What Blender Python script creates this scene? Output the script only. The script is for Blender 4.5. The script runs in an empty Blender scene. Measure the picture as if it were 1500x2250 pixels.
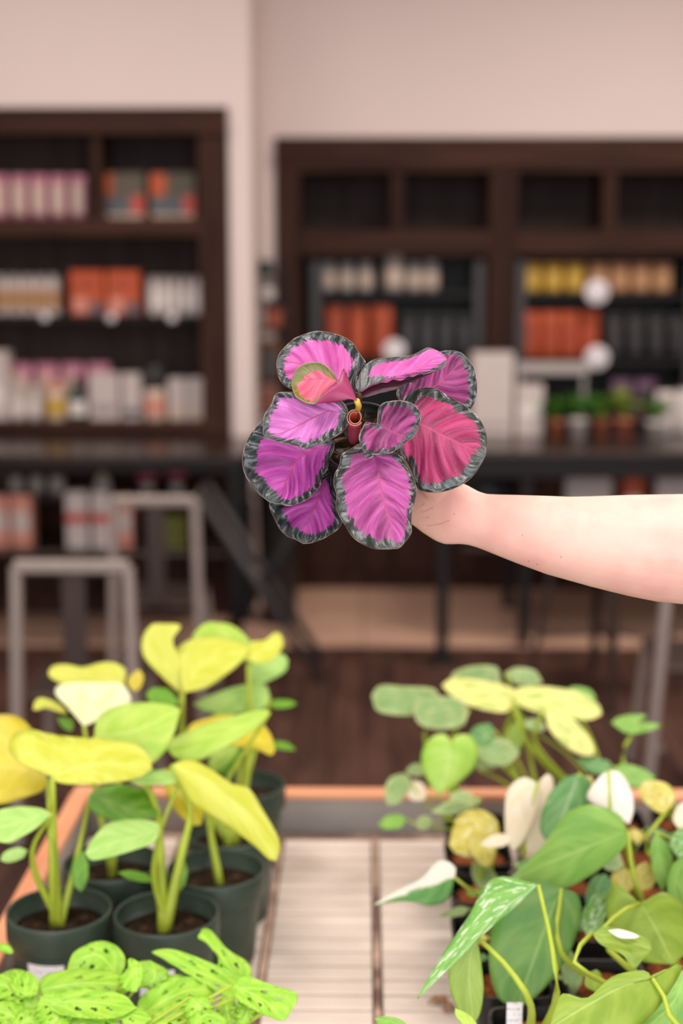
import bpy, bmesh, math, random
import numpy as np
from mathutils import Vector, Matrix

random.seed(7)
SC = bpy.context.scene
COL = SC.collection

# ------------------------------------------------------------------ camera
F = 3125.0                      # focal length in pixels of the 1500 x 2250 frame (50 mm, full frame upright)
CAM_Z = 1.70
PITCH = math.radians(9.7)
YAW = math.radians(0.9)
cam_d = bpy.data.cameras.new('camera')
cam = bpy.data.objects.new('camera', cam_d)
COL.objects.link(cam)
cam.location = (0, 0, CAM_Z)
cam.rotation_euler = (math.radians(90) - PITCH, 0, YAW)
cam_d.sensor_fit = 'VERTICAL'
cam_d.sensor_height = 36.0
cam_d.sensor_width = 24.0
cam_d.lens = 50.0
cam_d.dof.use_dof = True
cam_d.dof.focus_distance = 1.375
cam_d.dof.aperture_fstop = 2.5
cam_d.clip_start = 0.05
SC.camera = cam
RM = cam.rotation_euler.to_matrix()
R = np.array(RM)
CO = np.array(cam.location)

# ------------------------------------------------------------------ world, exposure
world = bpy.data.worlds.new('world'); SC.world = world
world.use_nodes = True
world.node_tree.nodes['Background'].inputs[0].default_value = (0.75, 0.85, 1.0, 1)
world.node_tree.nodes['Background'].inputs[1].default_value = 0.6
SC.view_settings.view_transform = 'Standard'
SC.view_settings.look = 'None'
SC.view_settings.gamma = 1.0
SC.view_settings.use_curve_mapping = False
SC.view_settings.exposure = -0.72

# ------------------------------------------------------------------ large lights: daylight through the shop window, ceiling panels
def area_light(name, loc, rot, sx, sy, power, color):
    l = bpy.data.lights.new(name, 'AREA'); l.shape = 'RECTANGLE'; l.size = sx; l.size_y = sy
    l.energy = power; l.color = color
    o = bpy.data.objects.new(name, l); COL.objects.link(o); o.location = loc; o.rotation_euler = rot
    return o
ROOM_X0, ROOM_X1, ROOM_Y0, CEIL = -4.2, 4.2, -2.6, 3.6
WALL_L, WALL_R = 6.9, 7.5       # front of the projecting wall on the left, front of the farther wall on the right
area_light('shop_window_daylight', (0.3, ROOM_Y0 + 0.12, 1.68), (math.radians(90), 0, 0), 5.0, 2.8, 295, (0.95, 0.96, 1.0))
CEILING_PANELS = [(-0.9, 0.2, 66), (0.9, 0.2, 66), (-1.5, 2.4, 50), (1.5, 2.4, 55), (-1.6, 5.2, 50), (1.6, 5.2, 125)]
for i, (lx, ly, pw) in enumerate(CEILING_PANELS):
    area_light('ceiling_panel_light', (lx, ly, CEIL - 0.07), (0, 0, 0), 1.1, 0.5, pw, (1.0, 0.95, 0.92) if ly < 3 else (1.0, 0.87, 0.78))

# ------------------------------------------------------------------ pixel helpers (a pixel plus a real distance gives a place in the room)
def ray(x, y):
    v = np.array([(x - 750.0) / F, -(y - 1125.0) / F, -1.0])
    return R @ v
def P(x, y, d):
    return CO + ray(x, y) * d
def PY(x, y, Y):
    r = ray(x, y); return CO + r * ((Y - CO[1]) / r[1])
def PZ(x, y, Z):
    r = ray(x, y); return CO + r * ((Z - CO[2]) / r[2])

# ------------------------------------------------------------------ materials
def lin(c):
    if isinstance(c, str):
        c = tuple(int(c[i:i + 2], 16) for i in (0, 2, 4))
    return tuple(((v / 255) / 12.92 if v / 255 <= 0.04045 else ((v / 255 + 0.055) / 1.055) ** 2.4) for v in c) + (1.0,)

class G:
    """a small node graph helper"""
    def __init__(s, name):
        s.m = bpy.data.materials.new(name); s.m.use_nodes = True
        s.t = s.m.node_tree; s.n = s.t.nodes; s.bsdf = s.n['Principled BSDF']; s.out = s.n['Material Output']
    def add(s, typ, **kw):
        n = s.n.new(typ)
        for k, v in kw.items(): setattr(n, k, v)
        return n
    def put(s, sock, v):
        if hasattr(v, 'is_output') or isinstance(v, bpy.types.NodeSocket): s.t.links.new(v, sock)
        else: sock.default_value = v
    def math(s, op, a, b=0.0, c=None, clamp=False):
        n = s.add('ShaderNodeMath', operation=op); n.use_clamp = clamp
        s.put(n.inputs[0], a); s.put(n.inputs[1], b)
        if c is not None: s.put(n.inputs[2], c)
        return n.outputs[0]
    def mix(s, f, a, b):
        n = s.add('ShaderNodeMix', data_type='RGBA')
        s.put(n.inputs[0], f); s.put(n.inputs[6], a); s.put(n.inputs[7], b)
        return n.outputs[2]
    def ramp(s, f, lo, hi):
        n = s.add('ShaderNodeMapRange'); n.interpolation_type = 'SMOOTHSTEP'
        s.put(n.inputs[0], f); s.put(n.inputs[1], lo); s.put(n.inputs[2], hi)
        return n.outputs[0]
    def noise(s, vec, scale, detail=3.0, rough=0.55):
        n = s.add('ShaderNodeTexNoise'); s.put(n.inputs['Vector'], vec); s.put(n.inputs['Scale'], scale)
        n.inputs['Detail'].default_value = detail; n.inputs['Roughness'].default_value = rough
        return n.outputs['Fac']
    def comb(s, x, y, z=0.0):
        n = s.add('ShaderNodeCombineXYZ'); s.put(n.inputs[0], x); s.put(n.inputs[1], y); s.put(n.inputs[2], z)
        return n.outputs[0]
    def attr(s, name):
        n = s.add('ShaderNodeAttribute', attribute_name=name); return n.outputs['Fac']
    def obj_co(s):
        return s.add('ShaderNodeTexCoord').outputs['Object']
    def rand(s):
        return s.add('ShaderNodeObjectInfo').outputs['Random']
    def bump(s, h, strength, dist):
        n = s.add('ShaderNodeBump'); n.inputs['Strength'].default_value = strength; n.inputs['Distance'].default_value = dist
        s.put(n.inputs['Height'], h); s.put(s.bsdf.inputs['Normal'], n.outputs[0])
    def fin(s, color, rough=0.5, spec=0.5, metal=0.0):
        s.put(s.bsdf.inputs['Base Color'], color); s.put(s.bsdf.inputs['Roughness'], rough)
        s.bsdf.inputs['Specular IOR Level'].default_value = spec; s.put(s.bsdf.inputs['Metallic'], metal)
        return s.m
    def translucent(s, color, amount):
        tr = s.add('ShaderNodeBsdfTranslucent'); s.put(tr.inputs[0], color)
        mx = s.add('ShaderNodeMixShader'); mx.inputs[0].default_value = amount
        s.t.links.new(s.bsdf.outputs[0], mx.inputs[1]); s.t.links.new(tr.outputs[0], mx.inputs[2])
        s.t.links.new(mx.outputs[0], s.out.inputs[0])

def plain(name, c, rough=0.5, var=0.12, scale=40.0, metal=0.0, spec=0.5, bump=0.0):
    g = G(name); co = g.obj_co(); n = g.noise(co, scale)
    col = lin(c)
    a = tuple(v * (1 - var) for v in col[:3]) + (1,); b = tuple(min(1, v * (1 + var)) for v in col[:3]) + (1,)
    if bump: g.bump(n, bump, 0.002)
    return g.fin(g.mix(n, a, b), rough, spec, metal)

def wood(name, dark, light, axis=2, rough=0.45, scale=9.0, per_object=0.25, spec=0.4):
    g = G(name); co = g.add('ShaderNodeTexCoord').outputs['Object']
    mp = g.add('ShaderNodeMapping'); g.put(mp.inputs[0], co)
    sc = [14.0, 14.0, 14.0]; sc[axis] = 0.9
    mp.inputs['Scale'].default_value = sc
    off = g.math('MULTIPLY', g.rand(), 37.0)
    g.put(mp.inputs['Location'], g.comb(off, off, off))
    n = g.noise(mp.outputs[0], scale / 6, 5, 0.6)
    f = g.ramp(n, 0.3, 0.7)
    r = g.math('MULTIPLY_ADD', g.rand(), per_object, 1 - per_object / 2)
    col = g.mix(f, lin(dark), lin(light))
    hs = g.add('ShaderNodeHueSaturation'); g.put(hs.inputs['Color'], col); g.put(hs.inputs['Value'], r)
    g.bump(n, 0.15, 0.002)
    return g.fin(hs.outputs[0], rough, spec)

M = {}
M['wall'] = plain('warm_white_wall_paint', 'e6d6d0', 0.85, 0.02, 3.0)
M['wall_far'] = M['wall']
M['ceiling'] = plain('ceiling_paint', 'ded5d0', 0.9, 0.03)
M['plank'] = wood('dark_floor_plank', '3a2620', '5e4238', 1, 0.55, spec=0.25)
M['floor_base'] = plain('floor_joint', '1c1310', 0.8)
M['tile'] = plain('pale_floor_tile', 'cfa890', 0.5, 0.12, 9.0)
M['cab'] = wood('espresso_cabinet_wood', '2b1914', '432a21', 2, 0.6, spec=0.12)
M['cab_h'] = wood('espresso_cabinet_rail', '301d17', '4b3026', 0, 0.6, spec=0.12)
M['cab_back'] = wood('espresso_cabinet_back', '2d2322', '3c3130', 2, 0.7, spec=0.12)
M['blackmetal'] = plain('black_powder_coat', '1b1a1a', 0.55, 0.2, spec=0.25)
M['tabletop'] = wood('dark_tabletop', '241a16', '3a2b25', 0, 0.25, spec=0.5)
M['greymetal'] = plain('brushed_grey_steel', 'a1948c', 0.42, 0.1, 25, metal=0.25)
M['galv'] = plain('galvanised_bench_steel', 'a7a29d', 0.5, 0.12, 18, metal=0.3)
M['cedar'] = wood('orange_cedar_rail', 'e8986a', 'fbb88e', 0, 0.6, per_object=0.05)
M['cedar_y'] = wood('orange_cedar_side_rail', 'e8986a', 'fbb88e', 1, 0.6, per_object=0.05)

def slat_mat():
    g = G('cream_bench_slat'); co = g.obj_co()
    n = g.noise(co, 18); n2 = g.noise(co, 4)
    c = g.mix(n, lin('d6c3b3'), lin('e9d9cb'))
    c = g.mix(g.ramp(n2, 0.55, 0.8), c, lin('c9ae98'))
    return g.fin(c, 0.5)
M['slat'] = slat_mat()
def rust_mat():
    g = G('rust_stained_steel'); co = g.obj_co()
    n = g.noise(co, 5, 6, 0.7); n2 = g.noise(co, 30)
    c = g.mix(g.ramp(n, 0.40, 0.60), lin('6d4a39'), lin('d9b59c'))
    c = g.mix(g.math('MULTIPLY', n2, 0.35), c, lin('8d8079'))
    return g.fin(c, 0.6, metal=0.1)
M['rust'] = rust_mat()

def pot_mat():
    g = G('dark_green_plastic'); co = g.obj_co(); n = g.noise(co, 30); n2 = g.noise(co, 9)
    c = g.mix(n, lin('2a392f'), lin('3b4a3b'))
    c = g.mix(g.math('MULTIPLY', g.ramp(n2, 0.5, 0.8), 0.35), c, lin('5d6149'))
    return g.fin(c, 0.45)
M['greenpot'] = pot_mat()
M['blackpot'] = plain('black_plastic', '171615', 0.45, 0.2)
M['sticker'] = None
def sticker_mat():
    g = G('printed_paper_sticker'); co = g.obj_co()
    sp = g.add('ShaderNodeSeparateXYZ'); g.put(sp.inputs[0], co)
    w = g.math('SINE', g.math('MULTIPLY', sp.outputs[2], 900.0)); n = g.noise(co, 220)
    f = g.math('MULTIPLY', g.ramp(w, 0.2, 0.6), g.ramp(n, 0.48, 0.6))
    return g.fin(g.mix(g.math('MULTIPLY', f, 0.5), lin('e8e2e6'), lin('57545c')), 0.6)
M['sticker'] = sticker_mat()
def soil_mat(name, a, b, c3):
    g = G(name); co = g.obj_co(); n = g.noise(co, 160, 6, 0.7); n2 = g.noise(co, 60)
    c = g.mix(g.ramp(n, 0.4, 0.62), lin(a), lin(b)); c = g.mix(g.ramp(n2, 0.6, 0.75), c, lin(c3))
    g.bump(n, 0.9, 0.004)
    return g.fin(c, 0.95, 0.2)
M['soil'] = soil_mat('dark_potting_soil', '1d130c', '44301e', '6e4d2e')
M['coir'] = soil_mat('orange_coir_soil', '5c2c16', 'a4582f', 'c98253')

M['darksteel'] = plain('dark_worn_steel', '4f423d', 0.42, 0.15, 25, metal=0.6)
M['rackgrey'] = plain('dark_grey_metal', '3b3838', 0.5, 0.15)
# --- leaf materials: colour from the leaf's own coordinates (edge distance, along, across)
def calathea(name, pink, deep, dark, thr=0.012, grey='4c5856'):
    g = G(name); e = g.attr('edge'); u = g.attr('lu'); v = g.attr('lv'); sd = g.attr('seed')
    av = g.math('ABSOLUTE', v)
    s = g.math('MULTIPLY_ADD', av, -0.32, u)                       # runs along a side vein
    side = g.math('SIGN', v)
    s2 = g.math('ADD', g.math('ADD', s, g.math('MULTIPLY', side, 3.7)), g.math('MULTIPLY', sd, 11.0))
    jag = g.noise(g.comb(g.math('MULTIPLY', s2, 60.0), g.math('MULTIPLY', av, 7.0)), 1.0, 4, 0.7)
    band = g.noise(g.comb(g.math('MULTIPLY', s2, 9.0), g.math('MULTIPLY', av, 1.2)), 1.0, 2, 0.5)
    lim = g.math('ADD', g.math('MULTIPLY_ADD', g.math('SUBTRACT', band, 0.5), 0.010, g.attr('margin')), g.math('MULTIPLY', g.math('SUBTRACT', jag, 0.5), 0.013))
    f = g.ramp(g.math('SUBTRACT', e, lim), -0.0004, 0.0004)
    # pink field: streaks along the side veins, paler veins
    st = g.noise(g.comb(g.math('MULTIPLY', s2, 38.0), g.math('MULTIPLY', av, 1.5)), 1.0, 3, 0.6)
    st2 = g.noise(g.comb(g.math('MULTIPLY', s2, 8.0), g.math('MULTIPLY', av, 0.6), 5.0), 1.0, 2, 0.5)
    pc = g.mix(g.ramp(g.math('MULTIPLY_ADD', st2, 0.7, g.math('MULTIPLY', st, 0.3)), 0.36, 0.66), lin(deep), lin(pink))
    co = g.obj_co(); fine = g.noise(co, 900, 2)
    pc = g.mix(g.math('MULTIPLY', g.ramp(fine, 0.55, 0.8), 0.10), pc, lin('f2c8e2'))
    mid = g.ramp(av, 0.035, 0.012)
    pc = g.mix(g.math('MULTIPLY', mid, 0.75), pc, lin('a83a64'))
    dk = g.mix(g.ramp(g.noise(g.comb(g.math('MULTIPLY', s2, 30.0), g.math('MULTIPLY', av, 3.0), 9.0), 1.0, 3), 0.45, 0.75), lin(dark), lin(grey))
    c = g.mix(f, dk, pc)
    c = g.mix(g.math('MULTIPLY', g.ramp(e, 0.0007, 0.0002), 0.7), c, lin('a07d74'))         # thin pale rim
    h = g.math('ADD', g.math('MULTIPLY', st, 0.6), g.math('MULTIPLY', fine, 0.3))
    g.bump(h, 0.45, 0.0012)
    g.fin(c, g.mix(f, (0.26, 0.26, 0.26, 1), (0.42, 0.42, 0.42, 1)), 0.6)
    g.put(g.bsdf.inputs['Specular IOR Level'], g.math('MULTIPLY_ADD', f, -0.38, 0.66))
    return g.m
M['cal_light'] = calathea('calathea_light_pink', 'd26cb0', 'b3448c', '242c2b', 0.0105)
M['cal_purple'] = calathea('calathea_purple_pink', 'c450ac', '842a72', '1a2023', 0.0125)
M['cal_hot'] = calathea('calathea_hot_pink', 'b03a68', '70183e', '1c221c', 0.0100)
M['cal_mid'] = calathea('calathea_mid_pink', 'b04e92', '74265a', '20261f', 0.0130)
M['cal_deep'] = calathea('calathea_deep_pink', '9c3c78', '5e1c46', '1d2325', 0.0085)
M['cal_orchid'] = calathea('calathea_orchid_pink', 'd27abe', 'a85498', '262d2e', 0.0070)
M['cal_young'] = calathea('calathea_young_leaf', 'dc6a80', 'b9435c', '5c5c12', 0.0095, '8a7c22')
M['cal_back'] = plain('calathea_maroon_underside', '5a1836', 0.4, 0.25, 60)
M['cal_fold'] = plain('calathea_dark_maroon_fold', '3f0f24', 0.45, 0.25, 60)
M['cal_flap'] = plain('calathea_magenta_underside', '8c2150', 0.35, 0.25, 45)
M['cal_tube'] = plain('calathea_rolled_leaf_outside', 'a83a55', 0.4, 0.25, 80)
M['cal_tube_in'] = plain('calathea_rolled_leaf_inside', 'b8473a', 0.4, 0.3, 80)
M['cal_stem'] = plain('calathea_yellow_petiole', 'c9a23a', 0.45, 0.2, 60)
M['cal_stem_dark'] = plain('calathea_brown_petiole', '4a2f1c', 0.5, 0.25, 60)

def leafmat(name, a, b, vein, blotch=None, amount=0.5, scale=3.0, trans=0.22, rough=0.4, edgec=None, halfsplit=None):
    g = G(name); u = g.attr('lu'); v = g.attr('lv'); sd = g.attr('seed'); av = g.math('ABSOLUTE', v); e = g.attr('edge')
    s2 = g.math('ADD', g.math('MULTIPLY_ADD', av, -0.4, u), g.math('MULTIPLY', sd, 13.0))
    n = g.noise(g.comb(g.math('MULTIPLY', s2, 7.0), g.math('MULTIPLY', v, 1.4), sd), 1.0, 3)
    c = g.mix(g.ramp(n, 0.3, 0.7), lin(a), lin(b))
    st = g.noise(g.comb(g.math('MULTIPLY', s2, 45.0), g.math('MULTIPLY', av, 1.0)), 1.0, 2)
    if blotch:
        bn = g.noise(g.comb(g.math('MULTIPLY', s2, scale * 2.2), g.math('MULTIPLY', v, scale), g.math('MULTIPLY', sd, 31.0)), 1.0, 5, 0.65)
        c = g.mix(g.ramp(bn, 1 - amount - 0.06, 1 - amount + 0.06), c, lin(blotch))
    if halfsplit:
        c = g.mix(g.ramp(g.math('ADD', v, g.math('MULTIPLY', g.math('SUBTRACT', n, 0.5), 1.2)), -0.1, 0.1), c, lin(halfsplit))
    c = g.mix(g.math('MULTIPLY', g.ramp(av, 0.06, 0.015), 0.6), c, lin(vein))
    if edgec: c = g.mix(g.math('MULTIPLY', g.ramp(e, 0.012, 0.0), g.math('MULTIPLY', n, 0.75)), c, lin(edgec))
    g.bump(st, 0.12, 0.001)
    g.fin(c, rough, 0.4)
    if trans: g.translucent(c, trans)
    return g.m
M['l_yellow'] = leafmat('lime_yellow_leaf', 'ced23e', 'dee062', 'e8ea84')
M['l_gold'] = leafmat('golden_leaf', 'd6c322', 'e2d346', 'ece06a')
M['l_pale'] = leafmat('pale_new_leaf', 'eef0a8', 'f6f6cc', 'fbfbe0')
M['l_lime'] = leafmat('lime_green_leaf', 'a8ce46', 'c4dc62', 'd8ea84')
M['l_green'] = leafmat('mid_green_leaf', '5c9a16', '86b83a', 'a4cc58')
M['l_mint'] = leafmat('soft_green_leaf', 'a3d268', 'bfe07e', 'd4ec98')
M['l_stem'] = plain('lime_petiole', 'a9bb36', 0.45, 0.18, 40)
M['l_stem_g'] = plain('green_petiole', '84a83c', 0.45, 0.18, 40)
M['v_soft'] = leafmat('grey_green_variegated_leaf', '7fa35c', '9cb878', 'b8cc90', 'd8dc9a', 0.38, 3.0, edgec='cfd294')
M['v_yellow'] = leafmat('yellow_variegated_leaf', 'a8c65a', 'c4d676', 'e0e6a0', 'f0ec90', 0.55, 2.0)
M['v_heart'] = leafmat('bright_heart_leaf', 'a2d24a', 'bfe06a', 'd8ec92', 'ecf0a0', 0.36, 1.6)
M['v_cream'] = leafmat('cream_white_leaf', 'f3e3bd', 'f8edd6', 'fbf4e4')
M['v_white'] = leafmat('white_leaf', 'faf0e0', 'fdf6ec', 'fffaf2')
M['v_gold'] = leafmat('mottled_golden_leaf', 'c9b83a', 'dcd46a', 'e8e2a0', 'f0e6b4', 0.42, 4.0)
M['v_green'] = leafmat('glossy_green_leaf', '78ae44', '9ac65c', 'b4d67c', 'd2e6a0', 0.27, 4.0)
M['v_dark'] = leafmat('deep_green_leaf', '5f9440', '80aa54', 'a8c874', 'bcd09a', 0.22, 3.5)
M['v_stripe'] = leafmat('green_leaf_with_pale_stripe', '5c9450', '7aac66', 'd0d8a8', 'b9c38e', 0.34, 1.6)
M['v_speck'] = leafmat('green_leaf_with_white_flecks', '62a03c', '82b852', 'a8cf78', 'e6efd0', 0.43, 5.0)
M['v_half'] = leafmat('half_white_half_green_leaf', '5d9a4a', '78b060', 'e8ecd0', halfsplit='faf2e2')
M['v_olive'] = leafmat('olive_green_leaf', '86a532', '9fb944', 'c0cf6a')
M['v_back'] = leafmat('olive_leaf_underside', '8fae3e', 'a4bf52', 'c4d47a')
M['adan'] = leafmat('bright_lime_holed_leaf', '8cc830', 'b2de4a', 'd4f07a')

ARM_O = P(1500, 1206, 1.42)
def skin_mat():
    g = G('fair_skin'); co = g.obj_co()
    n = g.noise(co, 16, 3); n2 = g.noise(co, 420, 3)
    c = g.mix(g.ramp(n, 0.35, 0.7), lin('ebbdac'), lin('e3a99b'))
    c = g.mix(g.math('MULTIPLY', n2, 0.10), c, lin('d89a88'))
    rt, up = tuple(R[:, 0]), tuple(R[:, 1])
    def dot(v):
        d = g.add('ShaderNodeVectorMath', operation='DOT_PRODUCT'); g.put(d.inputs[0], co); d.inputs[1].default_value = v; return d.outputs['Value']
    X, Y = dot(rt), dot(up)
    wob = g.math('MULTIPLY', g.math('SUBTRACT', g.noise(co, 260, 2), 0.5), 0.0022)
    def seg(p, q, w):
        A, B = P(p[0], p[1], 1.435) - ARM_O, P(q[0], q[1], 1.435) - ARM_O
        ax_, ay_, bx_, by_ = A @ R[:, 0], A @ R[:, 1], B @ R[:, 0], B @ R[:, 1]; dx, dy = bx_ - ax_, by_ - ay_; L2 = dx * dx + dy * dy
        ux, uy = g.math('SUBTRACT', X, ax_), g.math('ADD', g.math('SUBTRACT', Y, ay_), wob)
        h = g.math('DIVIDE', g.math('ADD', g.math('MULTIPLY', ux, dx), g.math('MULTIPLY', uy, dy)), L2, clamp=True)
        ex_, ey_ = g.math('SUBTRACT', ux, g.math('MULTIPLY', h, dx)), g.math('SUBTRACT', uy, g.math('MULTIPLY', h, dy))
        d = g.math('SQRT', g.math('ADD', g.math('MULTIPLY', ex_, ex_), g.math('MULTIPLY', ey_, ey_)))
        return g.ramp(d, w, w * 0.15)
    cr = 0.0
    for p, q, w in (((908, 1127), (934, 1123), .0011), ((934, 1123), (952, 1114), .0010), ((914, 1118), (932, 1107), .0010), ((940, 1156), (970, 1151), .0012), ((970, 1151), (986, 1143), .0010), ((922, 1140), (944, 1136), .0009)):
        cr = g.math('MAXIMUM', cr, seg(p, q, w))
    Zc = dot(tuple(R[:, 2])); zl = float((P(950, 1130, 1.457) - ARM_O) @ R[:, 2])
    front = g.ramp(Zc, zl, zl + 0.004); cr = g.math('MULTIPLY', cr, front)
    c = g.mix(g.math('MULTIPLY', cr, 0.38), c, lin('c07f6a'))
    fr = 0.0
    for p in ((997, 1128), (1157, 1231), (1222, 1221), (1141, 1174), (1175, 1238), (1262, 1280)): fr = g.math('MAXIMUM', fr, seg(p, (p[0] + 1, p[1] + 2), .0008))
    c = g.mix(g.math('MULTIPLY', fr, 0.6), c, lin('7a4a38'))
    g.bump(g.math('SUBTRACT', g.math('MULTIPLY', n2, 0.12), cr), 0.35, 0.0012)
    g.fin(c, 0.5, 0.4)
    g.bsdf.inputs['Subsurface Weight'].default_value = 0.35
    g.bsdf.inputs['Subsurface Radius'].default_value = (0.012, 0.005, 0.003)
    g.bsdf.inputs['Subsurface Scale'].default_value = 0.6
    return g.m
M['skin'] = skin_mat()
M['sleeve'] = plain('black_cotton_sleeve', '1c1b1e', 0.9, 0.2, 90)

# ------------------------------------------------------------------ object helpers
def tag(o, label=None, cat=None, group=None, kind=None):
    if label: o['label'] = label
    if cat: o['category'] = cat
    if group: o['group'] = group
    if kind: o['kind'] = kind
    return o
def wloc(o):
    v = Vector((0, 0, 0))
    while o is not None:
        v = v + Vector(o.location); o = o.parent
    return v
def thing(name, label, cat, loc, group=None):
    o = bpy.data.objects.new(name, None); COL.objects.link(o); o.location = tuple(loc); o.empty_display_size = 0.05
    return tag(o, label, cat, group)
def obj(name, verts, faces, mat, parent=None, smooth=True, loc=None, mats=None, attrs=None):
    """one mesh object from world-space vertices"""
    V = np.asarray(verts, dtype=float)
    if parent is not None: origin = np.array(wloc(parent))
    else: origin = np.array(loc if loc is not None else (0, 0, 0), dtype=float)
    me = bpy.data.meshes.new(name)
    me.from_pydata((V - origin).tolist(), [], faces)
    for m in (mats or [mat]): me.materials.append(M[m] if isinstance(m, str) else m)
    if smooth: me.polygons.foreach_set('use_smooth', [True] * len(me.polygons))
    if attrs:
        for k, a in attrs.items():
            at = me.attributes.new(k, 'FLOAT', 'POINT'); at.data.foreach_set('value', np.asarray(a, dtype=np.float32))
    me.update()
    o = bpy.data.objects.new(name, me); COL.objects.link(o)
    if parent is not None: o.parent = parent
    elif loc is not None: o.location = tuple(origin)
    return o
def bmobj(name, bm, mat, parent=None, smooth=False, loc=None):
    bm.verts.ensure_lookup_table()
    bmesh.ops.recalc_face_normals(bm, faces=bm.faces)
    vs = [tuple(v.co) for v in bm.verts]; idx = {v: i for i, v in enumerate(bm.verts)}
    fs = [[idx[v] for v in f.verts] for f in bm.faces]
    bm.free()
    return obj(name, vs, fs, mat, parent, smooth, loc)
def add_box(bm, x0, x1, y0, y1, z0, z1, bevel=0.0):
    r = bmesh.ops.create_cube(bm, size=1.0)
    vs = r['verts']
    for v in vs:
        v.co = Vector(((x0 + x1) / 2 + v.co.x * (x1 - x0), (y0 + y1) / 2 + v.co.y * (y1 - y0), (z0 + z1) / 2 + v.co.z * (z1 - z0)))
    if bevel > 0:
        es = list({e for v in vs for e in v.link_edges})
        bmesh.ops.bevel(bm, geom=es, offset=bevel, segments=1, affect='EDGES')
def box(name, x0, x1, y0, y1, z0, z1, mat, parent=None, bevel=0.003, loc=None):
    bm = bmesh.new(); add_box(bm, min(x0, x1), max(x0, x1), min(y0, y1), max(y0, y1), min(z0, z1), max(z0, z1), bevel)
    return bmobj(name, bm, mat, parent, False, loc)
def spline(pts, n):
    p = np.asarray(pts, dtype=float)
    if len(p) < 2: return np.repeat(p, n, 0)
    q = np.vstack([2 * p[0] - p[1], p, 2 * p[-1] - p[-2]]); out = []
    K = 14
    for i in range(1, len(q) - 2):
        for k in range(K):
            t = k / K
            out.append(0.5 * ((2 * q[i]) + (-q[i - 1] + q[i + 1]) * t + (2 * q[i - 1] - 5 * q[i] + 4 * q[i + 1] - q[i + 2]) * t * t + (-q[i - 1] + 3 * q[i] - 3 * q[i + 1] + q[i + 2]) * t ** 3))
    out.append(p[-1]); out = np.array(out)
    s = np.concatenate([[0], np.cumsum(np.linalg.norm(np.diff(out, axis=0), axis=1))])
    if s[-1] == 0: return np.repeat(p[:1], n, 0)
    tt = np.linspace(0, s[-1], n)
    return np.stack([np.interp(tt, s, out[:, k]) for k in range(out.shape[1])], 1)
def tube_geo(pts, radii, n=10, seg=8, base=0):
    c = spline(pts, n); rr = np.interp(np.linspace(0, 1, n), np.linspace(0, 1, len(radii)), radii)
    T = np.gradient(c, axis=0); T /= np.linalg.norm(T, axis=1)[:, None] + 1e-12
    up = np.array([0.13, 0.31, 0.94]); vs = []; fs = []
    for i in range(n):
        a = np.cross(T[i], up); a /= np.linalg.norm(a) + 1e-9; b = np.cross(T[i], a)
        for k in range(seg):
            w = 2 * math.pi * k / seg; vs.append(c[i] + rr[i] * (math.cos(w) * a + math.sin(w) * b))
    for i in range(n - 1):
        for k in range(seg):
            k2 = (k + 1) % seg
            fs.append([base + i * seg + k, base + i * seg + k2, base + (i + 1) * seg + k2, base + (i + 1) * seg + k])
    fs.append([base + k for k in range(seg)][::-1]); fs.append([base + (n - 1) * seg + k for k in range(seg)])
    return vs, fs
def tube(name, pts, radii, mat, parent=None, n=10, seg=8, loc=None):
    v, f = tube_geo(pts, radii, n, seg); return obj(name, v, f, mat, parent, True, loc)
def lathe_geo(prof, center, seg=24, axis=None, base=0, close=True):
    """prof: list of (radius, height)"""
    c = np.asarray(center, float)
    if axis is None: ax, a, b = np.array([0, 0, 1.0]), np.array([1.0, 0, 0]), np.array([0, 1.0, 0])
    else:
        ax = np.asarray(axis, float); ax /= np.linalg.norm(ax); a = np.cross(ax, [0.2, 0.9, 0.3]); a /= np.linalg.norm(a); b = np.cross(ax, a)
    vs, fs = [], []
    for r, h in prof:
        for k in range(seg):
            w = 2 * math.pi * k / seg; vs.append(c + ax * h + r * (math.cos(w) * a + math.sin(w) * b))
    for i in range(len(prof) - 1):
        for k in range(seg):
            k2 = (k + 1) % seg
            fs.append([base + i * seg + k, base + i * seg + k2, base + (i + 1) * seg + k2, base + (i + 1) * seg + k])
    if close:
        fs.append([base + k for k in range(seg)][::-1]); fs.append([base + (len(prof) - 1) * seg + k for k in range(seg)])
    return vs, fs
def lathe(name, prof, center, mat, parent=None, seg=24, axis=None, close=True, smooth=True, loc=None):
    v, f = lathe_geo(prof, center, seg, axis, 0, close); return obj(name, v, f, mat, parent, smooth, loc)

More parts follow.
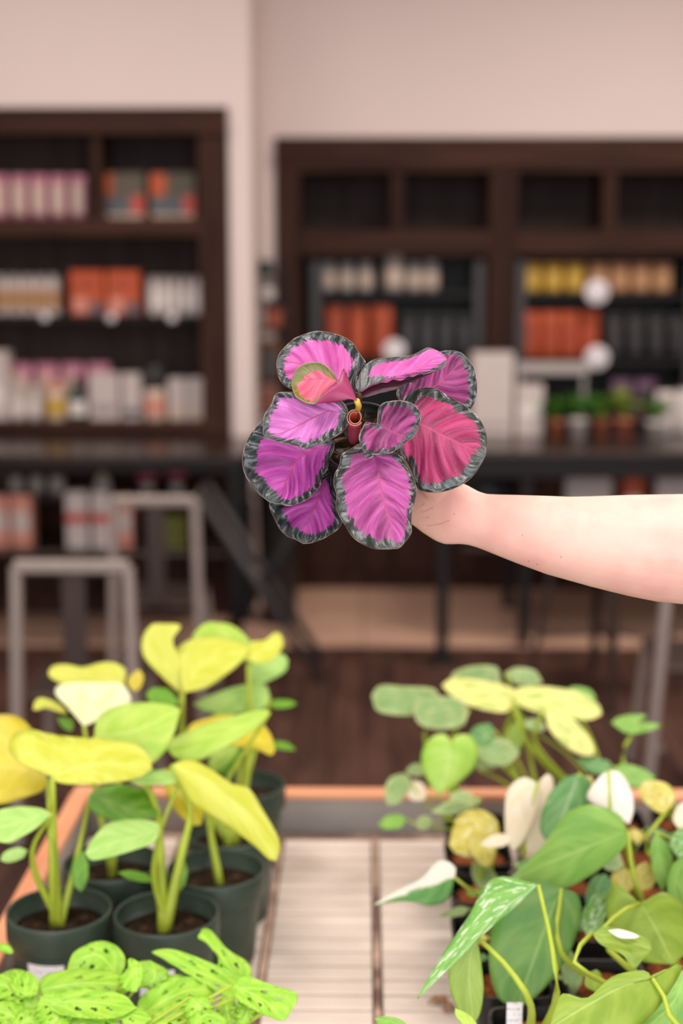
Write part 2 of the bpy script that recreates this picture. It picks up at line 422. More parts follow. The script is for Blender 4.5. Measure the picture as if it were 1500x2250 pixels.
LEAF_SEED = [0.0]
def leaf(parent, mat, d, ty, tx, mid, left, right, back=None, cup=0.0, arch=0.0, pleat=0.0, npl=9, wave=0.0, nwave=7, thick=0.0006,
         nu=22, nv=6, xf=None, name='leaf', flip=False, holes=None, margin=(.008, .008, .008, .008)):
    """a leaf blade lofted between its midrib and its two margins, standing at its own depth and tilt, with real thickness"""
    def tr(pts):
        a = np.asarray(pts, float)
        if xf: a = np.stack([xf[0] + a[:, 0] * xf[2], xf[1] + a[:, 1] * xf[2]], 1)
        return a
    mid = tr(mid); left = np.vstack([mid[:1], tr(left), mid[-1:]]); right = np.vstack([mid[:1], tr(right), mid[-1:]])
    Mi, L, Rr = spline(mid, nu + 1), spline(left, nu + 1), spline(right, nu + 1)
    x0, y0 = mid[0]; LEAF_SEED[0] += 0.37; sd = LEAF_SEED[0] % 1.0
    qs = [-(1 - (k / nv)) for k in range(nv)] + [0.0] + [(k + 1) / nv for k in range(nv)]
    W = 2 * nv + 1
    verts, U, Vv = [], [], []
    def vert(i, q):
        u = i / nu; E = L[i] if q < 0 else Rr[i]; a = abs(q)
        p = Mi[i] + (E - Mi[i]) * a
        hw = np.linalg.norm(E - Mi[i]) * d / F
        D = d + (ty * (y0 - p[1]) + tx * (p[0] - x0)) * d / F + cup * hw * a * a + arch * math.sin(math.pi * u) * (1 - 0.3 * a)
        sgn = 1 if q < 0 else -1
        if pleat: D += pleat * math.sin(2 * math.pi * npl * (u - 0.28 * a) + (0.6 if q < 0 else 0.0) + 0.9 * math.sin(5 * u + 9 * sd + (2 if q < 0 else 0))) * min(1, a * 2.5) * (1 - 0.35 * a) * math.sin(math.pi * min(1, u * 1.05)) ** 0.5
        if wave: D += wave * math.sin(2 * math.pi * nwave * u + sgn + sd * 6) * a ** 3 * math.sin(math.pi * u)
        verts.append(P(p[0], p[1], D)); U.append(u); Vv.append(q)
    vert(0, 0.0)
    for i in range(1, nu):
        for q in qs: vert(i, q)
    vert(nu, 0.0)
    last = len(verts) - 1
    def ix(i, k): return 0 if i == 0 else (last if i == nu else 1 + (i - 1) * W + k)
    faces = []
    for i in range(nu):
        for k in range(W - 1):
            if holes and 0 < i < nu - 1:
                uc, vc = (i + 0.5) / nu, (qs[k] + qs[k + 1]) / 2
                if any(((uc - h[0] - 0.25 * (abs(vc) - abs(h[1]))) / h[2]) ** 2 + ((vc - h[1]) / h[3]) ** 2 < 1 for h in holes): continue
            f = [ix(i, k), ix(i, k + 1), ix(i + 1, k + 1), ix(i + 1, k)]
            g = []
            for t in f:
                if t not in g: g.append(t)
            if len(g) >= 3: faces.append(g)
    V = np.array(verts)
    ob = [ix(i, 0) for i in range(nu + 1)] + [ix(i, W - 1) for i in range(nu, -1, -1)]
    O = V[ob]; O2 = np.vstack([O, (O + np.roll(O, -1, 0)) / 2])
    edge = np.sqrt(((V[:, None, :] - O2[None]) ** 2).sum(2)).min(1)
    edge[ob] = 0
    mg = []
    for u_, v_ in zip(U, Vv):
        lm, rm_ = margin[0] * (1 - u_) + margin[1] * u_, margin[2] * (1 - u_) + margin[3] * u_
        k_ = min(1, max(0, .5 + v_ * 1.5)); mg.append(lm * (1 - k_) + rm_ * k_)
    # front side faces the camera (or away, for a leaf seen from below)
    nsum = np.zeros(3)
    for f in faces:
        nsum += np.cross(V[f[1]] - V[f[0]], V[f[2]] - V[f[0]])
    facing = np.dot(nsum, CO - V.mean(0)) > 0
    if facing == flip: faces = [f[::-1] for f in faces]
    o = obj(name, V, faces, None, parent, True, mats=[mat, back or mat], attrs={'edge': edge, 'lu': U, 'lv': Vv, 'seed': [sd] * len(V), 'margin': mg})
    sm = o.modifiers.new('thickness', 'SOLIDIFY'); sm.thickness = thick; sm.offset = -1; sm.material_offset = 1
    sm.use_rim = True
    return o

# ================================================================== THE ROOM
def struct(o): o['kind'] = 'structure'; return o
fl = struct(box('floor', ROOM_X0, ROOM_X1, ROOM_Y0, 8.1, -0.06, -0.012, 'floor_base', bevel=0))
fl['label'] = 'dark brown plank floor with a pale tiled strip along the shelves'
# planks that show in the photograph, one by one, sharing a few meshes
PW = 0.118
def plank_mesh(length, width, name, mat):
    bm = bmesh.new(); add_box(bm, 0, width - 0.004, 0, length - 0.004, -0.012, 0.0, 0.0012)
    me = bpy.data.meshes.new(name); bm.to_mesh(me); bm.free(); me.materials.append(M[mat]); return me
pm = plank_mesh(1.30, PW, 'plank', 'plank')
TILE_Y = 6.30
ix_ = int(-2.4 / PW)
for c in range(ix_, int(2.4 / PW) + 1):
    yy = TILE_Y; ln = 1.30 * [1.0, 0.45, 0.8, 0.25, 0.62][c % 5]
    while yy > 1.0:
        yy -= ln
        o = bpy.data.objects.new('plank', pm); COL.objects.link(o); o.parent = fl
        o.location = (c * PW, yy, random.uniform(-0.0006, 0.0006)); o.scale = (1, ln / 1.30, 1)
        ln = 1.30
bm = bmesh.new()
for (a0, a1, b0, b1) in ((ROOM_X0, ROOM_X1, ROOM_Y0, 1.0), (ROOM_X0, ix_ * PW, 1.0, TILE_Y), (int(2.4 / PW) * PW + PW, ROOM_X1, 1.0, TILE_Y)):
    n = int((a1 - a0) / PW)
    for i in range(n): add_box(bm, a0 + i * PW, a0 + (i + 1) * PW - 0.004, b0, b1, -0.012, 0.0, 0)
o = bmobj('plank_rest', bm, 'plank', fl); o['kind'] = 'stuff'
tm = plank_mesh(0.42, 0.42, 'tile', 'tile')
for i in range(-8, 9):
    for j in range(4):
        o = bpy.data.objects.new('tile', tm); COL.objects.link(o); o.parent = fl
        o.location = (i * 0.42, TILE_Y + j * 0.42, 0)
struct(box('ceiling', ROOM_X0, ROOM_X1, ROOM_Y0, 8.1, CEIL, CEIL + 0.1, 'ceiling', bevel=0))
struct(box('wall_right', ROOM_X1, ROOM_X1 + 0.1, ROOM_Y0, 8.1, 0, CEIL, 'wall', bevel=0))
struct(box('wall_left', ROOM_X0 - 0.1, ROOM_X0, ROOM_Y0, 8.1, 0, CEIL, 'wall', bevel=0))
# wall behind the camera with the shop window
wf = bmesh.new()
for a in ((ROOM_X0, -2.2, 0, CEIL), (2.8, ROOM_X1, 0, CEIL), (-2.2, 2.8, 0, 0.2), (-2.2, 2.8, 3.15, CEIL)):
    add_box(wf, a[0], a[1], ROOM_Y0 - 0.1, ROOM_Y0, a[2], a[3])
struct(bmobj('wall_front', wf, 'wall'))
wframe = bmesh.new()
for xx in (-2.2, -0.55, 1.1, 2.75): add_box(wframe, xx, xx + 0.05, ROOM_Y0 - 0.08, ROOM_Y0 - 0.02, 0.2, 3.15)
for zz in (0.2, 3.10): add_box(wframe, -2.2, 2.8, ROOM_Y0 - 0.08, ROOM_Y0 - 0.02, zz, zz + 0.05)
w1 = struct(bmobj('window_1', wframe, 'blackmetal')); w1['label'] = 'wide black framed shop window'
gg = G('window_glass'); gg.fin((0.9, 0.95, 1.0, 1), 0.02); gg.bsdf.inputs['Transmission Weight'].default_value = 1.0; M['glass'] = gg.m
for xx in (-2.15, -0.5, 1.15): box('pane', xx, xx + 1.6, ROOM_Y0 - 0.054, ROOM_Y0 - 0.046, 0.25, 3.1, 'glass', w1, 0)

# far wall: right stretch at WALL_R with the built-in cabinet, left stretch projecting forward to WALL_L
xl1 = PY(505, 600, WALL_L)[0]         # right side of the left cabinet
xc = PY(552, 400, WALL_L)[0]          # corner of the projecting wall
zlt = PY(300, 236, WALL_L)[2]         # top of left cabinet
xr0 = PY(606, 600, WALL_R)[0]; zrt = PY(1000, 301, WALL_R)[2]
bm = bmesh.new()
add_box(bm, ROOM_X0, xl1, WALL_L, WALL_L + 0.6, zlt, CEIL)
add_box(bm, xl1, xc, WALL_L, 7.95, 0, CEIL)
wl = struct(bmobj('wall_back_left', bm, 'wall')); wl['label'] = 'warm white projecting wall around the left cabinet'
bm = bmesh.new()
add_box(bm, xc, xr0, WALL_R, 7.95, 0, CEIL)
add_box(bm, xr0, ROOM_X1, WALL_R, 7.95, zrt, CEIL)
wr = struct(bmobj('wall_back', bm, 'wall')); wr['label'] = 'warm white far wall around the right cabinet'
# ceiling light fixtures
for i, (lx, ly, pw) in enumerate(CEILING_PANELS):
    t = thing('ceiling_light', 'flat ceiling panel light over %s' % ['the near left of the bench', 'the near right of the bench', 'the left aisle', 'the right aisle', 'the long table', 'the right table'][i], 'ceiling light', (lx, ly, CEIL - 0.06), 'ceiling panel lights')
    bm = bmesh.new()
    for (a, b, c, e) in ((-0.62, 0.62, -0.32, -0.27), (-0.62, 0.62, 0.27, 0.32), (-0.62, -0.57, -0.27, 0.27), (0.57, 0.62, -0.27, 0.27)):
        add_box(bm, lx + a, lx + b, ly + c, ly + e, CEIL - 0.06, CEIL - 0.001)
    bmobj('frame', bm, 'galv', t)
    box('diffuser', lx - 0.57, lx + 0.57, ly - 0.27, ly + 0.27, CEIL - 0.03, CEIL - 0.001, 'ceiling', t, bevel=0)

# ------------------------------------------------------------------ left cabinet
Yb = WALL_L + 0.34
cab = thing('wall_cabinet', 'dark espresso wood shelving unit built into the projecting wall', 'cabinet', (-1.6, WALL_L, 0.0))
def lx(px, y=600): return PY(px, y, WALL_L)[0]
def lz(y): return PY(300, y, WALL_L)[2]
XL = ROOM_X0 + 0.01
box('back_panel', XL, xl1, Yb, Yb + 0.02, 0, zlt, 'cab_back', cab, 0)
box('top_rail', XL, xl1, WALL_L - 0.025, Yb, lz(285), zlt, 'cab_h', cab)
box('cornice', XL, xl1, WALL_L - 0.045, WALL_L - 0.025, lz(296), lz(268), 'cab_h', cab)
box('stile', lx(440), xl1, WALL_L - 0.02, WALL_L + 0.03, 0, lz(285), 'cab', cab)
box('side_panel', lx(475), xl1, WALL_L + 0.03, Yb, 0, lz(285), 'cab', cab)
box('divider', lx(207), lx(229), WALL_L - 0.005, Yb, lz(480), lz(285), 'cab', cab)
box('divider', lx(-290), lx(-268), WALL_L - 0.005, Yb, lz(480), lz(285), 'cab', cab)
box('middle_rail', XL, lx(440), WALL_L - 0.02, Yb, lz(519), lz(478), 'cab_h', cab)
box('shelf', XL, lx(475), WALL_L + 0.06, Yb, lz(706), lz(694), 'blackmetal', cab)
ZC = lz(928)
box('counter', XL, xl1, WALL_L - 0.03, Yb, ZC - 0.04, ZC, 'cab_h', cab)
for i in range(5):
    x1 = lx(438) - i * 0.52
    dd = box('door', x1 - 0.51, x1, WALL_L - 0.018, WALL_L + 0.004, 0.1, ZC - 0.05, 'cab', cab)
    box('handle', x1 - 0.47, x1 - 0.455, WALL_L - 0.045, WALL_L - 0.018, 0.55, 0.7, 'greymetal', dd)
box('plinth', XL, lx(440), WALL_L + 0.01, WALL_L + 0.05, 0, 0.1, 'cab', cab)

# ------------------------------------------------------------------ right cabinet
Yd = WALL_R + 0.36
def rx(px, y=600): return PY(px, y, WALL_R)[0]
def rz(y): return PY(1000, y, WALL_R)[2]
XR = ROOM_X1 - 0.01
cb2 = thing('wall_cabinet', 'dark espresso wood cabinet with a row of empty cubbies on the far wall', 'cabinet', (1.5, WALL_R, 0.0))
box('back_panel', xr0, XR, Yd, Yd + 0.02, 0, zrt, 'cab_back', cb2, 0)
box('top_rail', xr0, XR, WALL_R - 0.025, Yd, rz(378), zrt, 'cab_h', cb2)
box('cornice', xr0, XR, WALL_R - 0.045, WALL_R - 0.025, rz(362), rz(330), 'cab_h', cb2)
box('stile', xr0, rx(660), WALL_R - 0.02, Yd, 0, rz(378), 'cab', cb2)
for (a, b, nm, y0) in ((858, 888, 'divider', 506), (1072, 1132, 'stile', None), (1318, 1350, 'divider', 506), (1540, 1600, 'stile', None), (1790, 1820, 'divider', 506), (2020, 2080, 'stile', None)):
    box(nm, rx(a), rx(b), WALL_R - (0.005 if y0 else 0.02), Yd, rz(y0) if y0 else 0.0, rz(378), 'cab', cb2)
box('middle_rail', rx(660), XR, WALL_R - 0.015, Yd, rz(560), rz(505), 'cab_h', cb2)
ZB = rz(1010)
box('base_shelf', rx(660), XR, WALL_R - 0.02, Yd, ZB - 0.05, ZB, 'cab_h', cb2)
for i, (a, b) in enumerate(((662, 866), (868, 1070), (1134, 1336), (1338, 1538), (1602, 1810), (1812, 2018))):
    dd = box('door', rx(a), rx(b), WALL_R - 0.018, WALL_R + 0.004, 0.1, ZB - 0.05, 'cab', cb2)
    hx = rx(b - 22 if i % 2 == 0 else a + 14)
    box('handle', hx, hx + 0.015, WALL_R - 0.045, WALL_R - 0.018, 0.45, 0.6, 'greymetal', dd)
box('plinth', rx(660), XR, WALL_R + 0.0, WALL_R + 0.04, 0, 0.1, 'cab', cb2)

# black display racks standing in the two openings of the right cabinet
def rack(a, b, label, ys):
    t = thing('display_rack', label, 'rack', (rx((a + b) / 2), WALL_R + 0.2, ZB))
    y0, y1 = WALL_R + 0.04, Yd - 0.03
    for px in (a, b - 22): box('side_panel', rx(px), rx(px + 22), y0, y1, ZB, rz(572), 'rackgrey', t)
    for y in ys: box('shelf', rx(a + 22), rx(b - 22), y0, y1, rz(y + 14), rz(y), 'blackmetal', t)
    box('back_panel', rx(a + 22), rx(b - 22), y1, y1 + 0.01, ZB, rz(572), 'blackmetal', t)
rack(682, 1066, 'black display rack in the cabinet opening behind the pink plant', (640, 786, 930))
rack(1136, 1538, 'black display rack in the cabinet opening holding yellow and orange bags', (642, 788, 930))

# ================================================================== GOODS ON THE SHELVES
for nm, c, r in (('pink', 'bf7c90', .5), ('cream', 'cdb9a6', .5), ('offwhite', 'c9bcb6', .5), ('orange', 'bf4e1e', .5), ('orange2', 'a84119', .5), ('khaki', '5b5342', .6), ('redpack', 'c24536', .5),
                 ('bluegrey', '55595f', .5), ('salmon', 'd68f7c', .5), ('yellow', 'c79a2c', .45), ('tan', 'b9835a', .45), ('brown', '6a3d1a', .5), ('bottle_green', '1f3a30', .3), ('darkpack', '161517', .45),
                 ('lid_dark', '2a2624', .4), ('lid_grey', '9a9490', .4), ('greypack', 'a39b97', .45), ('label_tan', 'b98d64', .6), ('purple', '6c4a66', .5), ('olive', '5b5c14', .5), ('tagwhite', 'e6e0e2', .5),
                 ('terracotta', 'b3694a', .7), ('whitepot', 'd8cfcb', .4), ('labelwhite', 'e4dcd6', .6), ('mustard', 'c9a33a', .5)):
    M[nm] = plain(nm + '_surface', c, r, 0.12, 22)
M['sprig'] = leafmat('small_dark_green_leaf', '2f6a1c', '4f8a2e', '6fa044')
M['sprig2'] = leafmat('small_olive_leaf', '5d7a1e', '83902e', 'a0a850')
M['pinkflower'] = plain('pink_petal', 'c8587e', .5, .2)

def ext(x0, x1, ytop, Y, z):
    a, b = PY(x0, 900, Y)[0], PY(x1, 900, Y)[0]
    h = PY((x0 + x1) / 2, ytop, Y)[2] - z
    return (a + b) / 2, abs(b - a), h
def jar(name, x0, x1, ytop, Y, z, label, cat, body='offwhite', lid='lid_dark', band='labelwhite', group=None, lidf=0.2):
    cx, w, h = ext(x0, x1, ytop, Y, z); r = w / 2; hb = h * (1 - lidf)
    t = thing(name, label, cat, (cx, Y, z), group)
    lathe('body', [(r * .9, 0), (r, 0.008), (r, hb * .9), (r * .86, hb)], (cx, Y, z), body, t, 18)
    lathe('label_band', [(r * 1.01, hb * .2), (r * 1.015, hb * .22), (r * 1.015, hb * .7), (r * 1.01, hb * .72)], (cx, Y, z), band, t, 18, close=False)
    lathe('lid', [(r * .88, hb), (r * .92, hb + .004), (r * .92, h - .004), (r * .86, h)], (cx, Y, z), lid, t, 18)
    return t
def bottle(name, x0, x1, ytop, Y, z, label, cat, body, cap, group=None):
    cx, w, h = ext(x0, x1, ytop, Y, z); r = w / 2
    t = thing(name, label, cat, (cx, Y, z), group)
    lathe('body', [(r * .95, 0), (r, .01), (r, h * .55), (r * .75, h * .68), (r * .36, h * .78), (r * .34, h * .86)], (cx, Y, z), body, t, 18)
    lathe('cap', [(r * .4, h * .86), (r * .42, h * .87), (r * .42, h * .99), (r * .36, h)], (cx, Y, z), cap, t, 14)
    lathe('label_band', [(r * 1.012, h * .12), (r * 1.012, h * .45)], (cx, Y, z), 'labelwhite', t, 18, close=False)
    return t
def pouch(name, x0, x1, ytop, Y, z, label, cat, body, patch, group=None, dep=0.07):
    cx, w, h = ext(x0, x1, ytop, Y, z); w *= .96
    t = thing(name, label, cat, (cx, Y, z), group)
    vs, fs = [], []
    prof = [(0, .86, .85), (.04, .97, 1.0), (.4, 1, .95), (.72, .98, .6), (.9, .96, .18), (.905, .96, .12)]
    for (hh, fw, fd) in prof:
        a, b = w / 2 * fw, dep / 2 * fd
        for q in range(12):
            an = 2 * math.pi * q / 12; ca, sa = math.cos(an), math.sin(an)
            vs.append((cx + a * math.copysign(abs(ca) ** .5, ca), Y + b * math.copysign(abs(sa) ** .6, sa), z + h * hh))
    for i in range(len(prof) - 1):
        for q in range(12): fs.append([i * 12 + q, i * 12 + (q + 1) % 12, (i + 1) * 12 + (q + 1) % 12, (i + 1) * 12 + q])
    fs.append(list(range(12))[::-1]); fs.append([60 + q for q in range(12)])
    obj('body', vs, fs, body, t)
    box('top_seal', cx - w * .48, cx + w * .48, Y - .004, Y + .004, z + h * .9, z + h, body, t, .001)
    box('label_patch', cx - w * .3, cx + w * .3, Y - dep / 2 - .003, Y - dep / 2 * .9, z + h * .12, z + h * .78, patch, t, .001)
    return t
def carton(name, x0, x1, ytop, Y, z, label, cat, body, panels=(), group=None, dep=0.1):
    cx, w, h = ext(x0, x1, ytop, Y, z); w *= .97
    t = thing(name, label, cat, (cx, Y, z), group)
    box('body', cx - w / 2, cx + w / 2, Y, Y + dep, z, z + h, body, t, .003)
    for (a, b, c, e, m) in panels:
        box('printed_panel', cx - w / 2 + a * w, cx - w / 2 + b * w, Y - .002, Y, z + c * h, z + e * h, m, t, 0)
    box('flap', cx - w / 2 + .002, cx + w / 2 - .002, Y + .002, Y + dep * .5, z + h, z + h + .002, body, t, 0)
    return t
def round_tag(x, y, Y, label, rpx=26):
    c = PY(x, y, Y); r = rpx * Y / F
    t = thing('price_tag', label, 'price tag', c, None)
    lathe('disc', [(r * .97, -.0015), (r, 0), (r * .97, .0015)], c, 'tagwhite', t, 24, axis=(0, 1, 0))
    box('clip', c[0] - .008, c[0] + .008, c[1], c[1] + .085, c[2] + r * .3, c[2] + r * .5, 'lid_grey', t, .001)
ORD = ['first', 'second', 'third', 'fourth', 'fifth', 'sixth', 'seventh']

YL = WALL_L + 0.12
z = lz(478)
for i, (a, b) in enumerate(((-2, 38), (42, 80), (84, 122), (126, 164), (168, 205))):
    pouch('pink_pouch', a, b, 384, YL, z, 'pink pouch with cream label in the top cubby, %s from the left' % ORD[i], 'pouch', 'pink', 'cream', 'pink pouches in the top cubby')
for i, (a, b) in enumerate(((222, 330), (338, 438))):
    carton('gift_box', a, b, 380, YL, z, ('khaki gift box with orange corner beside the pink pouches', 'khaki gift box with orange corner next to the cabinet stile')[i], 'box', 'khaki',
           ((.02, .36, .5, .98, 'orange'), (.05, .72, .12, .45, 'bluegrey'), (.72, .98, .1, .5, 'redpack'), (.05, .95, .0, .1, 'cream')), 'khaki gift boxes in the top cubby')
z = lz(694)
for i in range(5):
    jar('candle_jar', 1 + i * 28, 27 + i * 28, 604, YL, z, 'white jar with tan band on the middle shelf, %s from the left' % ORD[i], 'jar', 'offwhite', 'lid_grey', 'label_tan', 'white jars with tan bands', .12)
for i, (a, b) in enumerate(((161, 236), (240, 314))):
    carton('orange_box', a, b, 596, YL, z, ('orange box with blue and pink print nearest the tan-banded jars', 'orange box with blue and pink print nearest the plain white jars')[i], 'box', 'orange',
           ((.1, .5, .05, .4, 'salmon'), (.58, .95, .02, .3, 'bluegrey'), (.2, .8, .6, .8, 'orange2')), 'orange boxes on the middle shelf')
for i in range(5):
    jar('white_jar', 331 + i * 24, 353 + i * 24, 608, YL, z, 'plain white jar right of the orange boxes, %s along' % ORD[i], 'jar', 'offwhite', 'lid_grey', 'labelwhite', 'plain white jars', .12)
z = ZC
carton('white_carton', -30, 21, 772, YL - .02, z, 'tall white carton at the far end of the lower counter', 'box', 'offwhite', ((.2, .8, .2, .5, 'labelwhite'),))
for i, (a, b) in enumerate(((24, 76), (80, 132), (136, 188), (192, 246))):
    pouch('pink_pouch', a, b, 798, YL + .13, z, 'dusty pink pouch standing behind the counter jars, %s from the left' % ORD[i], 'pouch', 'pink', 'cream', 'dusty pink pouches at the back of the counter')
for i, (a, b) in enumerate(((24, 57), (61, 94))):
    jar('white_jar', a, b, 848, YL, z, ('squat white jar on the counter next to the tall white carton', 'squat white jar on the counter next to the yellow-banded jar')[i], 'jar', 'offwhite', 'offwhite', 'labelwhite')
jar('yellow_jar', 100, 146, 838, YL - .02, z, 'cream jar with a mustard yellow band on the counter', 'jar', 'cream', 'salmon', 'mustard')
bottle('green_bottle', 150, 190, 826, YL - .02, z, 'dark green bottle among the counter jars', 'bottle', 'bottle_green', 'lid_dark')
carton('white_box', 196, 262, 822, YL - .02, z, 'wide white box beside the dark green bottle', 'box', 'offwhite', ((.1, .9, .15, .35, 'greypack'),))
carton('white_box', 268, 312, 822, YL - .02, z, 'narrow white box beside the black-lidded jar', 'box', 'offwhite', ((.1, .9, .1, .25, 'bluegrey'),))
jar('black_lidded_jar', 316, 364, 802, YL - .02, z, 'cream jar with a large black lid on the counter', 'jar', 'cream', 'lid_dark', 'salmon', None, .42)
for i, (a, b) in enumerate(((369, 410), (413, 454))):
    carton('tall_white_box', a, b, 832, YL - .02, z, ('tall white box just right of the black-lidded jar', 'tall white box at the stile end of the counter')[i], 'box', 'offwhite', ((.1, .9, .05, .3, 'cream'),))
for i, (x, y) in enumerate(((98, 696), (244, 698), (378, 698))):
    round_tag(x, y, WALL_L + .05, ('small white tag under the tan-banded jars', 'small white tag under the orange boxes', 'small white tag under the plain white jars')[i], 10)

YR = WALL_R + 0.13
z = rz(640)
for i, (a, b, yt) in enumerate(((708, 738, 576), (746, 778, 578), (786, 818, 576), (842, 886, 560), (892, 925, 578), (928, 960, 574))):
    jar('grey_jar', a, b, yt, YR, z, 'pale grey jar on the upper rack shelf above the pink plant, %s from the left' % ORD[i], 'jar', 'greypack', 'lid_grey', 'cream', 'pale grey jars on the upper rack shelf', .14)
z = rz(786)
for i, (a, b) in enumerate(((714, 760), (764, 808), (814, 862))):
    pouch('orange_bag', a, b, 672, YR, z, 'orange bag on the rack behind the pink plant, %s from the left' % ORD[i], 'bag', ('orange2', 'orange2', 'orange')[i], ('orange2', 'orange', 'orange2')[i], 'orange bags behind the pink plant')
for i in range(4):
    pouch('black_bag', 878 + i * 40, 915 + i * 40, 690, YR, z, 'black bag beside the orange bags behind the pink plant, %s along' % ORD[i], 'bag', 'darkpack', 'lid_dark', 'black bags behind the pink plant')
round_tag(866, 770, WALL_R - .03, 'round white tag hanging below the orange bags behind the pink plant', 24)
z = rz(642)
for i in range(3):
    pouch('yellow_bag', 1140 + i * 46, 1184 + i * 46, 580, YR, z, 'mustard yellow bag on the right rack, %s from the left' % ORD[i], 'bag', 'yellow', 'mustard', 'mustard yellow bags')
for i in range(4):
    pouch('tan_bag', 1283 + i * 46, 1327 + i * 46, 580, YR, z, 'tan bag on the right rack, %s along from the yellow bags' % ORD[i], 'bag', 'tan', 'label_tan', 'tan bags')
z = rz(788)
for i in range(4):
    pouch('orange_bag', 1142 + i * 42, 1184 + i * 42, 684, YR, z, 'bright orange bag under the yellow bags, %s from the left' % ORD[i], 'bag', 'orange', 'orange2', 'bright orange bags under the yellow bags')
for i in range(4):
    pouch('black_bag', 1322 + i * 46, 1364 + i * 46, 690, YR, z, 'black bag beside the bright orange bags, %s along' % ORD[i], 'bag', 'darkpack', 'lid_dark', 'black bags beside the bright orange bags')
round_tag(1311, 641, WALL_R - .03, 'round white tag hanging between the yellow and tan bags', 26)
round_tag(1311, 786, WALL_R - .03, 'round white tag hanging beside the bright orange bags', 26)
z = rz(930)
for i in range(2):
    pouch('purple_bag', 1340 + i * 52, 1388 + i * 52, 832, YR, z, ('dull purple bag above the potted sprigs', 'dull purple bag nearest the white pots')[i], 'bag', 'purple', 'lid_dark')

# narrow rack in the nook between the two walls
t = thing('narrow_rack', 'narrow wire rack of small goods in the nook between the walls', 'rack', (PY(590, 900, 7.3)[0], 7.3, 0))
YN = 7.28
na, nb = PY(566, 900, YN)[0], PY(630, 900, YN)[0]
for xx in (na, nb - .012):
    for yy in (YN - .08, YN + .07): box('post', xx, xx + .012, yy, yy + .012, 0, PY(600, 560, YN)[2], 'blackmetal', t, .001)
nz = {}
for y in (604, 662, 724, 838, 905, 1010):
    nz[y] = PY(600, y, YN)[2]; box('shelf', na, nb, YN - .08, YN + .08, nz[y] - .012, nz[y], 'blackmetal', t, .001)
jar('green_jar', 572, 602, 572, YN, nz[604], 'small dark green jar at the top of the narrow rack', 'jar', 'bottle_green', 'lid_dark', 'bottle_green')
jar('white_jar', 574, 606, 614, YN, nz[662], 'small white jar in the narrow rack', 'jar', 'greypack', 'lid_grey', 'labelwhite')
pouch('orange_bag', 584, 628, 668, YN, nz[724], 'small brick orange bag in the narrow rack', 'bag', 'brown', 'orange2')
pouch('brown_bag', 570, 620, 748, YN, nz[838], 'brown paper bag in the narrow rack', 'bag', 'brown', 'lid_dark')
pouch('rose_bag', 570, 612, 850, YN, nz[905], 'dull rose bag low in the narrow rack', 'bag', 'salmon', 'brown')

# ------------------------------------------------------------------ two tables
def table(label, x0, x1, y0, y1, ztop, thick, legs, shelves=()):
    t = thing('display_table', label, 'table', ((x0 + x1) / 2, (y0 + y1) / 2, 0))
    box('tabletop', x0, x1, y0, y1, ztop - .03, ztop, 'tabletop', t, .004)
    bm = bmesh.new()
    add_box(bm, x0 + .01, x1 - .01, y0 + .01, y0 + .04, ztop - thick, ztop - .03); add_box(bm, x0 + .01, x1 - .01, y1 - .04, y1 - .01, ztop - thick, ztop - .03)
    add_box(bm, x0 + .01, x0 + .04, y0 + .04, y1 - .04, ztop - thick, ztop - .03); add_box(bm, x1 - .04, x1 - .01, y0 + .04, y1 - .04, ztop - thick, ztop - .03)
    bmobj('apron', bm, 'blackmetal', t)
    for lxx in legs:
        for yy in (y0 + .02, y1 - .07): box('leg', lxx, lxx + .05, yy, yy + .05, 0, ztop - .03, 'blackmetal', t, .003)
    for (a, b, zz) in shelves: box('lower_shelf', x0 + .02, x1 - .02, a, b, zz - .02, zz, 'tabletop', t, .003)
    return t
TZ = .90
tl0, tl1 = PY(-420, 1000, 6.15)[0], PY(535, 1000, 6.15)[0]
table('long dark display table with under-shelves in front of the built-in shelving', tl0, tl1, 6.15, 6.84, TZ, .075, (tl0 + .02, tl1 - .07), ((6.45, 6.82, .665), (6.2, 6.82, .455)))
tr0, tr1 = PY(1010, 1000, 6.30)[0], PY(2300, 1000, 6.30)[0]
table('dark display table under the right cabinet with potted sprigs on top', tr0, tr1, 6.30, 7.12, TZ, .12, (PY(1142, 1300, 6.3)[0], tr1 - .07), ((6.36, 7.08, .455),))
# thin extra support posts under the right table
t = thing('trestle_post', 'dark steel post standing under the near end of the right table', 'post', (PY(972, 1300, 6.05)[0], 6.05, 0))
pxx = PY(972, 1300, 6.05)[0]
box('post', pxx - .025, pxx + .025, 6.03, 6.08, .01, .78, 'blackmetal', t, .003); box('foot_plate', pxx - .06, pxx + .06, 5.99, 6.12, 0, .012, 'blackmetal', t, .002); box('head_plate', pxx - .06, pxx + .06, 5.99, 6.12, .78, .79, 'blackmetal', t, .002)
YT = 6.98
carton('white_box', 1034, 1128, 776, YT - .08, TZ, 'large white box on the right table beside the pink leaves', 'box', 'offwhite', ((.1, .9, .1, .16, 'greypack'),), dep=.16)
carton('white_box', 1134, 1194, 846, YT - .1, TZ, 'small white box in front of the grey riser', 'box', 'offwhite', ((.1, .9, .4, .6, 'labelwhite'),))
t = thing('display_riser', 'grey riser platform on the right table under the orange bags', 'riser', (PY(1215, 900, YT)[0], YT + .03, TZ))
ra, rb = PY(1132, 900, YT)[0], PY(1290, 900, YT)[0]; zt = PY(1200, 797, YT)[2]
box('platform', ra, rb, YT - .02, YT + .1, zt - .055, zt, 'greypack', t)
for xx in (ra + .01, rb - .03): box('leg', xx, xx + .02, YT, YT + .08, TZ, zt - .055, 'lid_grey', t)
